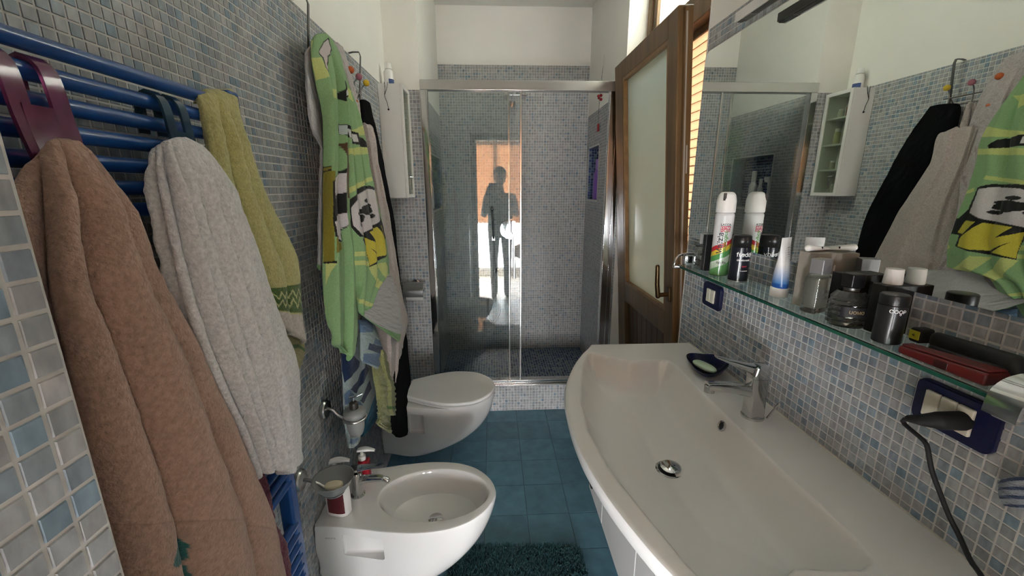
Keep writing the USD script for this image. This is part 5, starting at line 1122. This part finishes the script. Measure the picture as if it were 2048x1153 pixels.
hang(be, 'upper_fold', [[(718, 640, -0.490), (735, 640, -0.482), (748, 645, -0.490)], [(720, 660, -0.486), (742, 665, -0.468), (760, 680, -0.486)], [(722, 690, -0.482), (748, 698, -0.465), (768, 708, -0.482)], [(722, 718, -0.480), (746, 728, -0.465), (772, 740, -0.480)], [(724, 724, -0.480), (748, 736, -0.468), (774, 746, -0.480)]],
     m=FINE, nu=90, nv=90, thick=.008, lump=.002, seed=16, color=LB_, paint=blue_paint)
hang(be, 'side_fold', [[(664, 655, -.54), (676, 658, -.53), (690, 672, -.54)], [(664, 675, -.54), (676, 680, -.53), (690, 690, -.54)], [(667, 696, -.54), (678, 694, -.53), (690, 700, -.54)]], m=FINE, nu=40, nv=40, thick=.012, lump=.001, seed=17, color=MB_, paint=lambda c, u, v, px: (c.__setitem__(v > .88, (.40, .44, .42)), c)[1])
# teal cloth and olive towel behind it
tc = Thing('teal_cloth', (-.56, 1.75, .5), 'crumpled teal cloth between the blue and the olive towels', 'cloth')
hang(tc, 'cloth', [[yz(-.575, 1.745, 1.80), yz(-.565, 1.755, 1.80), yz(-.575, 1.77, 1.80)], [yz(-.575, 1.735, 1.5), yz(-.56, 1.76, 1.5), yz(-.575, 1.80, 1.5)], [yz(-.572, 1.72, 1.1), yz(-.555, 1.77, 1.1), yz(-.572, 1.82, 1.1)], [(735, 700, -.565), (750, 700, -.55), (765, 702, -.565)], [(735, 780, -.56), (748, 782, -.54), (760, 780, -.56)], [(728, 830, -.56), (742, 832, -.535), (756, 832, -.56)], [(722, 862, -.56), (730, 864, -.54), (744, 850, -.56)], [(722, 872, -.56), (726, 874, -.545), (734, 868, -.56)]],
     m=FINE, nu=80, nv=200, thick=.008, lump=.010, lscale=30, seed=18, color=(.035, .17, .26))
ot = Thing('olive_towel', (-.55, 1.85, .5), 'olive green towel with a dark zigzag hem above the toilet edge', 'towel')
hang(ot, 'cloth', [[(742, 700, -0.487), (760, 700, -0.475), (775, 705, -0.487)], [(745, 750, -0.483), (768, 750, -0.460), (788, 762, -0.483)], [(750, 780, -0.480), (776, 778, -0.450), (796, 790, -0.480)], [(755, 810, -0.477), (778, 808, -0.445), (799, 812, -0.477)], [(760, 828, -0.477), (782, 832, -0.447), (801, 828, -0.477)]],
     nu=80, nv=110, thick=.010, lump=.008, lscale=22, seed=19, color=(.25, .26, .11), paint=lambda c, u, v, px: (c.__setitem__((np.abs(v - .86 - .03 * np.abs(((u * 6) % 1) - .5)) < .025) & (u > .4), (.05, .13, .02)), c)[1], folds=[(.5, .014, .1, 'step')])
hang(ot, 'lower_fold', [[(752, 800, -0.480), (764, 806, -0.460), (776, 815, -0.480)], [(754, 830, -0.478), (766, 832, -0.455), (782, 838, -0.478)], [(752, 848, -0.476), (766, 852, -0.455), (785, 858, -0.476)], [(774, 858, -0.475), (780, 862, -0.460), (786, 863, -0.475)]], nu=60, nv=60, thick=.010, lump=.006, lscale=20, seed=20, color=(.25, .26, .11))

# ------------------------------------------------------------------ white wall cabinet with glass door
CY0, CY1, CZ0, CZ1, CXF = 2.395, 2.592, 1.442, 2.036, -.472
wc = Thing('wall_cabinet', (XL, 2.49, CZ0), 'narrow white wall cabinet with glass door beside the shower', 'cabinet')
wc.part('side_panel', rbox(XL + .002, CXF - .014, CY0, CY0 + .014, CZ0, CZ1, .002), WPAINT)
wc.part('side_panel', rbox(XL + .002, CXF - .014, CY1 - .014, CY1, CZ0, CZ1, .002), WPAINT)
wc.part('top_panel', box(XL + .002, CXF - .014, CY0 + .014, CY1 - .014, CZ1 - .014, CZ1 - .0005), WPAINT, False); wc.part('bottom_panel', box(XL + .002, CXF - .014, CY0 + .014, CY1 - .014, CZ0 + .0005, CZ0 + .014), WPAINT, False); wc.part('back_panel', box(XL + .002, XL + .006, CY0 + .014, CY1 - .014, CZ0 + .014, CZ1 - .014), WPAINT, False)
sz = [1.59, 1.735, 1.885]
for z in sz: wc.part('shelf', box(XL + .006, CXF - .018, CY0 + .0145, CY1 - .0145, z, z + .010), WPAINT, False)
fw = .020
dr = wc.part('door', cat_(rbox(CXF - .0135, CXF, CY0, CY0 + fw, CZ0, CZ1, .002), rbox(CXF - .0135, CXF, CY1 - fw, CY1, CZ0, CZ1, .002), rbox(CXF - .0135, CXF, CY0 + fw - .001, CY1 - fw + .001, CZ0, CZ0 + fw, .002), rbox(CXF - .0135, CXF, CY0 + fw - .001, CY1 - fw + .001, CZ1 - fw, CZ1, .002)), WPAINT, label='white framed glass door')
wc.part('glass', box(CXF - .009, CXF - .005, CY0 + fw - .002, CY1 - fw + .002, CZ0 + fw - .002, CZ1 - fw + .002), pane('cabinet_glass', (.86, .90, .84), .01), False, parent=dr)
wc.part('lock', cat_(lathe([(.006, 0), (.006, .006), (.0, .007)], (CXF, CY0 + .035, CZ0 + .115), 16, 0), tube([(CXF + .004, CY0 + .035, CZ0 + .115), (CXF + .022, CY0 + .05, CZ0 + .113)], .0025, 8)), CHROME, parent=dr)
wc.part('key', cat_(rbox(CXF + .010, CXF + .013, CY0 + .045, CY0 + .055, CZ0 + .045, CZ0 + .10, .001), tube([(CXF + .012, CY0 + .05, CZ0 + .115), (CXF + .0115, CY0 + .05, CZ0 + .10)], .0015, 6)), DARKSTEEL, parent=dr)
cs = [onx(x, y, 0) for x, y in ()]
def cabs(px, py): return ony(px, py, CY0 - .003)
wc.part('string', tube(smooth_path([cabs(768, 164), cabs(770, 178), cabs(769, 190), cabs(774, 205), cabs(777, 217)], 24), .0014, 6), BLACKM)
wc.part('string', tube(smooth_path([cabs(775, 164), cabs(773, 178), cabs(769, 190)], 14), .0012, 6), BLACKM)
kn = trimesh.creation.icosphere(2, .005); kn.apply_translation(cabs(777, 219)); wc.part('knot', kn, BLACKM, True)
wb_ = np.array([-.556, 2.47, CZ1 + .0005])
t = Thing('pill_bottle', wb_, 'white plastic bottle with blue printed label on top of the cabinet', 'bottle')
t.part('bottle', lathe([(.024, 0), (.026, .002), (.026, .070), (.020, .082), (.0155, .086), (0, .086)], wb_, 32), WPLAST, True)
t.part('cap', lathe([(.018, .0865), (.019, .088), (.018, .115), (.016, .117), (0, .117)], wb_, 28), WPLAST, True)
t.part('label', rings([[(wb_[0] + (.0262 + d) * math.cos(a), wb_[1] + (.0262 + d) * math.sin(a), wb_[2] + z) for z, d in ((.006, 0), (.034, 0), (.034, .0005), (.006, .0005))] for a in np.radians(np.linspace(-80, 30, 16))]), M('blue_label', (.04, .07, .22), .5), True)
for k, (y, z, h_, r_, c_) in enumerate(((2.44, CZ0 + .0145, .07, .016, (.30, .06, .04)), (2.50, CZ0 + .0145, .055, .014, (.5, .5, .45)), (2.45, sz[0] + .0105, .06, .018, (.12, .14, .22)), (2.53, sz[0] + .0105, .05, .014, (.4, .38, .3)), (2.46, sz[1] + .0105, .08, .020, (.45, .42, .16)), (2.53, sz[1] + .0105, .09, .018, (.5, .48, .30)), (2.47, sz[2] + .0105, .07, .018, (.32, .12, .08)), (2.53, sz[2] + .0105, .05, .016, (.5, .47, .42)))):
    lab = ['small red jar on the cabinet bottom behind glass', 'small pale jar on the cabinet bottom behind glass', 'small dark blue jar on the lowest cabinet shelf', 'small beige jar on the lowest cabinet shelf', 'small yellow jar on the middle cabinet shelf', 'taller pale yellow jar on the middle cabinet shelf', 'small rust red jar on the top cabinet shelf', 'small cream jar on the top cabinet shelf'][k]
    c_p = (-.535, y, z + .0003); t = Thing('cabinet_jar', c_p, lab, 'jar')
    t.part('jar', lathe([(r_ * .95, 0), (r_, .003), (r_, h_ * .75), (r_ * .7, h_ * .8), (0, h_ * .8)], c_p, 24), M('jar_%d' % k, c_, .4), True); t.part('lid', lathe([(r_ * .8, h_ * .8 + .0004), (r_ * .8, h_), (0, h_)], c_p, 24), WPLAST, True)

# ------------------------------------------------------------------ the photographer, standing in the doorway behind the camera (seen mirrored in the shower glass)
px_, py_ = .10, -.50
body = chain([(px_ - .09, py_ + .02, .09, .045), (px_ - .095, py_ + .01, .48, .055), (px_ - .085, py_, .90, .085)]) + chain([(px_ + .09, py_ + .02, .09, .045), (px_ + .095, py_ + .01, .48, .055), (px_ + .085, py_, .90, .085)])
body += chain([(px_ - .09, py_ + .02, .06, .045), (px_ - .10, py_ + .16, .036, .034)]) + chain([(px_ + .09, py_ + .02, .06, .045), (px_ + .10, py_ + .16, .036, .034)])
body += manifold3d.Manifold.batch_hull([manifold3d.Manifold.sphere(r_, 16).translate([px_ + x, py_ + y, z]) for x, y, z, r_ in ((-.075, 0, .93, .10), (.075, 0, .93, .10), (-.07, 0, 1.10, .095), (.07, 0, 1.10, .095))])
body += manifold3d.Manifold.batch_hull([manifold3d.Manifold.sphere(r_, 16).translate([px_ + x, py_ + y, z]) for x, y, z, r_ in ((-.07, 0, 1.10, .095), (.07, 0, 1.10, .095), (-.14, 0, 1.37, .065), (.14, 0, 1.37, .065))])
body += chain([(px_, py_, 1.38, .07), (px_, py_ + .01, 1.50, .052)])
for s_, hx in ((-1, -.06), (1, .07)):
    body += chain([(px_ + s_ * .17, py_, 1.37, .055), (px_ + s_ * .22, py_ + .06, 1.16, .043), (hx, -.095, 1.44, .028)])
body += manifold3d.Manifold.batch_hull([manifold3d.Manifold.sphere(r_, 16).translate([px_ + x, py_ + y, z]) for x, y, z, r_ in ((0, .015, 1.63, .085), (0, .0, 1.67, .088), (0, .045, 1.565, .05))]) + manifold3d.Manifold.sphere(.016, 10).translate([px_, py_ + .10, 1.61])
for s_, hx in ((-1, -.06), (1, .07)):
    body += chain([(hx, -.092, 1.44, .026), (hx * .85, -.075, 1.475, .022)])
    for k in range(4): body += chain([(hx + s_ * .004, -.078 + .0, 1.462 + k * .016, .009), (hx * .75, -.060, 1.468 + k * .015, .0085), (hx * .5, -.058, 1.470 + k * .014, .0075)])
    body += chain([(hx, -.085, 1.46, .011), (hx * .6, -.09, 1.462, .009)])
bm_ = tm(body.refine_to_length(.02)); trimesh.smoothing.filter_taubin(bm_, iterations=8)
z_ = np.asarray(bm_.vertices); skin = np.array([.42, .27, .20]); cl = np.where(z_[:, 2:3] < .95, [.20, .20, .21], [.035, .04, .05])
cl = np.where(z_[:, 2:3] > 1.47, skin, cl); cl = np.where((z_[:, 1:2] > -.20) & (z_[:, 2:3] > 1.3), skin, cl); cl = np.where(z_[:, 2:3] < .075, [.02, .02, .02], cl)
t = Thing('person', (px_, py_, 0), 'person in dark top and grey trousers holding up a phone in the doorway', 'person')
t.part('body', bm_, M('clothes', (1, 1, 1), .8, tinted=True), True, tint=cl)
t.part('hair', blob([(px_, py_ - .015, 1.69, .092), (px_, py_ - .03, 1.64, .088), (px_, py_ + .02, 1.715, .07)]), M('dark_hair', (.015, .011, .009), .7), True)
for s_ in (-1, 1): t.part('eye', blob([(px_ + s_ * .032, py_ + .090, 1.635, .010), (px_ + s_ * .034, py_ + .090, 1.635, .010)]), BLACK, True)
solo('phone', rbox(-.045, .055, -.052, -.044, 1.42, 1.56, .003), BLACK, 'black phone held up by the person in the doorway', 'phone')
# striped cloth at the right edge, hanging on the wall beside the socket
kx = XR - .012
st = Thing('striped_cloth', onx(2045, 980, kx), 'small grey blue striped cloth hanging at the right edge beside the socket', 'cloth')
def stripes(c, u, v, px):
    for k in range(4): c[np.abs(v + .25 * u - .2 - .27 * k) < .05] = (.05, .075, .14)
    return c
hang(st, 'cloth', [[(2012, 962, kx), (2036, 956, kx - .012), (2070, 958, kx)], [(2006, 985, kx), (2036, 990, kx - .016), (2076, 996, kx)], [(2018, 1012, kx), (2044, 1016, kx - .012), (2080, 1024, kx)]], m=FINE, nu=60, nv=60, thick=.006, lump=.002, seed=21, color=(.30, .33, .38), paint=stripes)
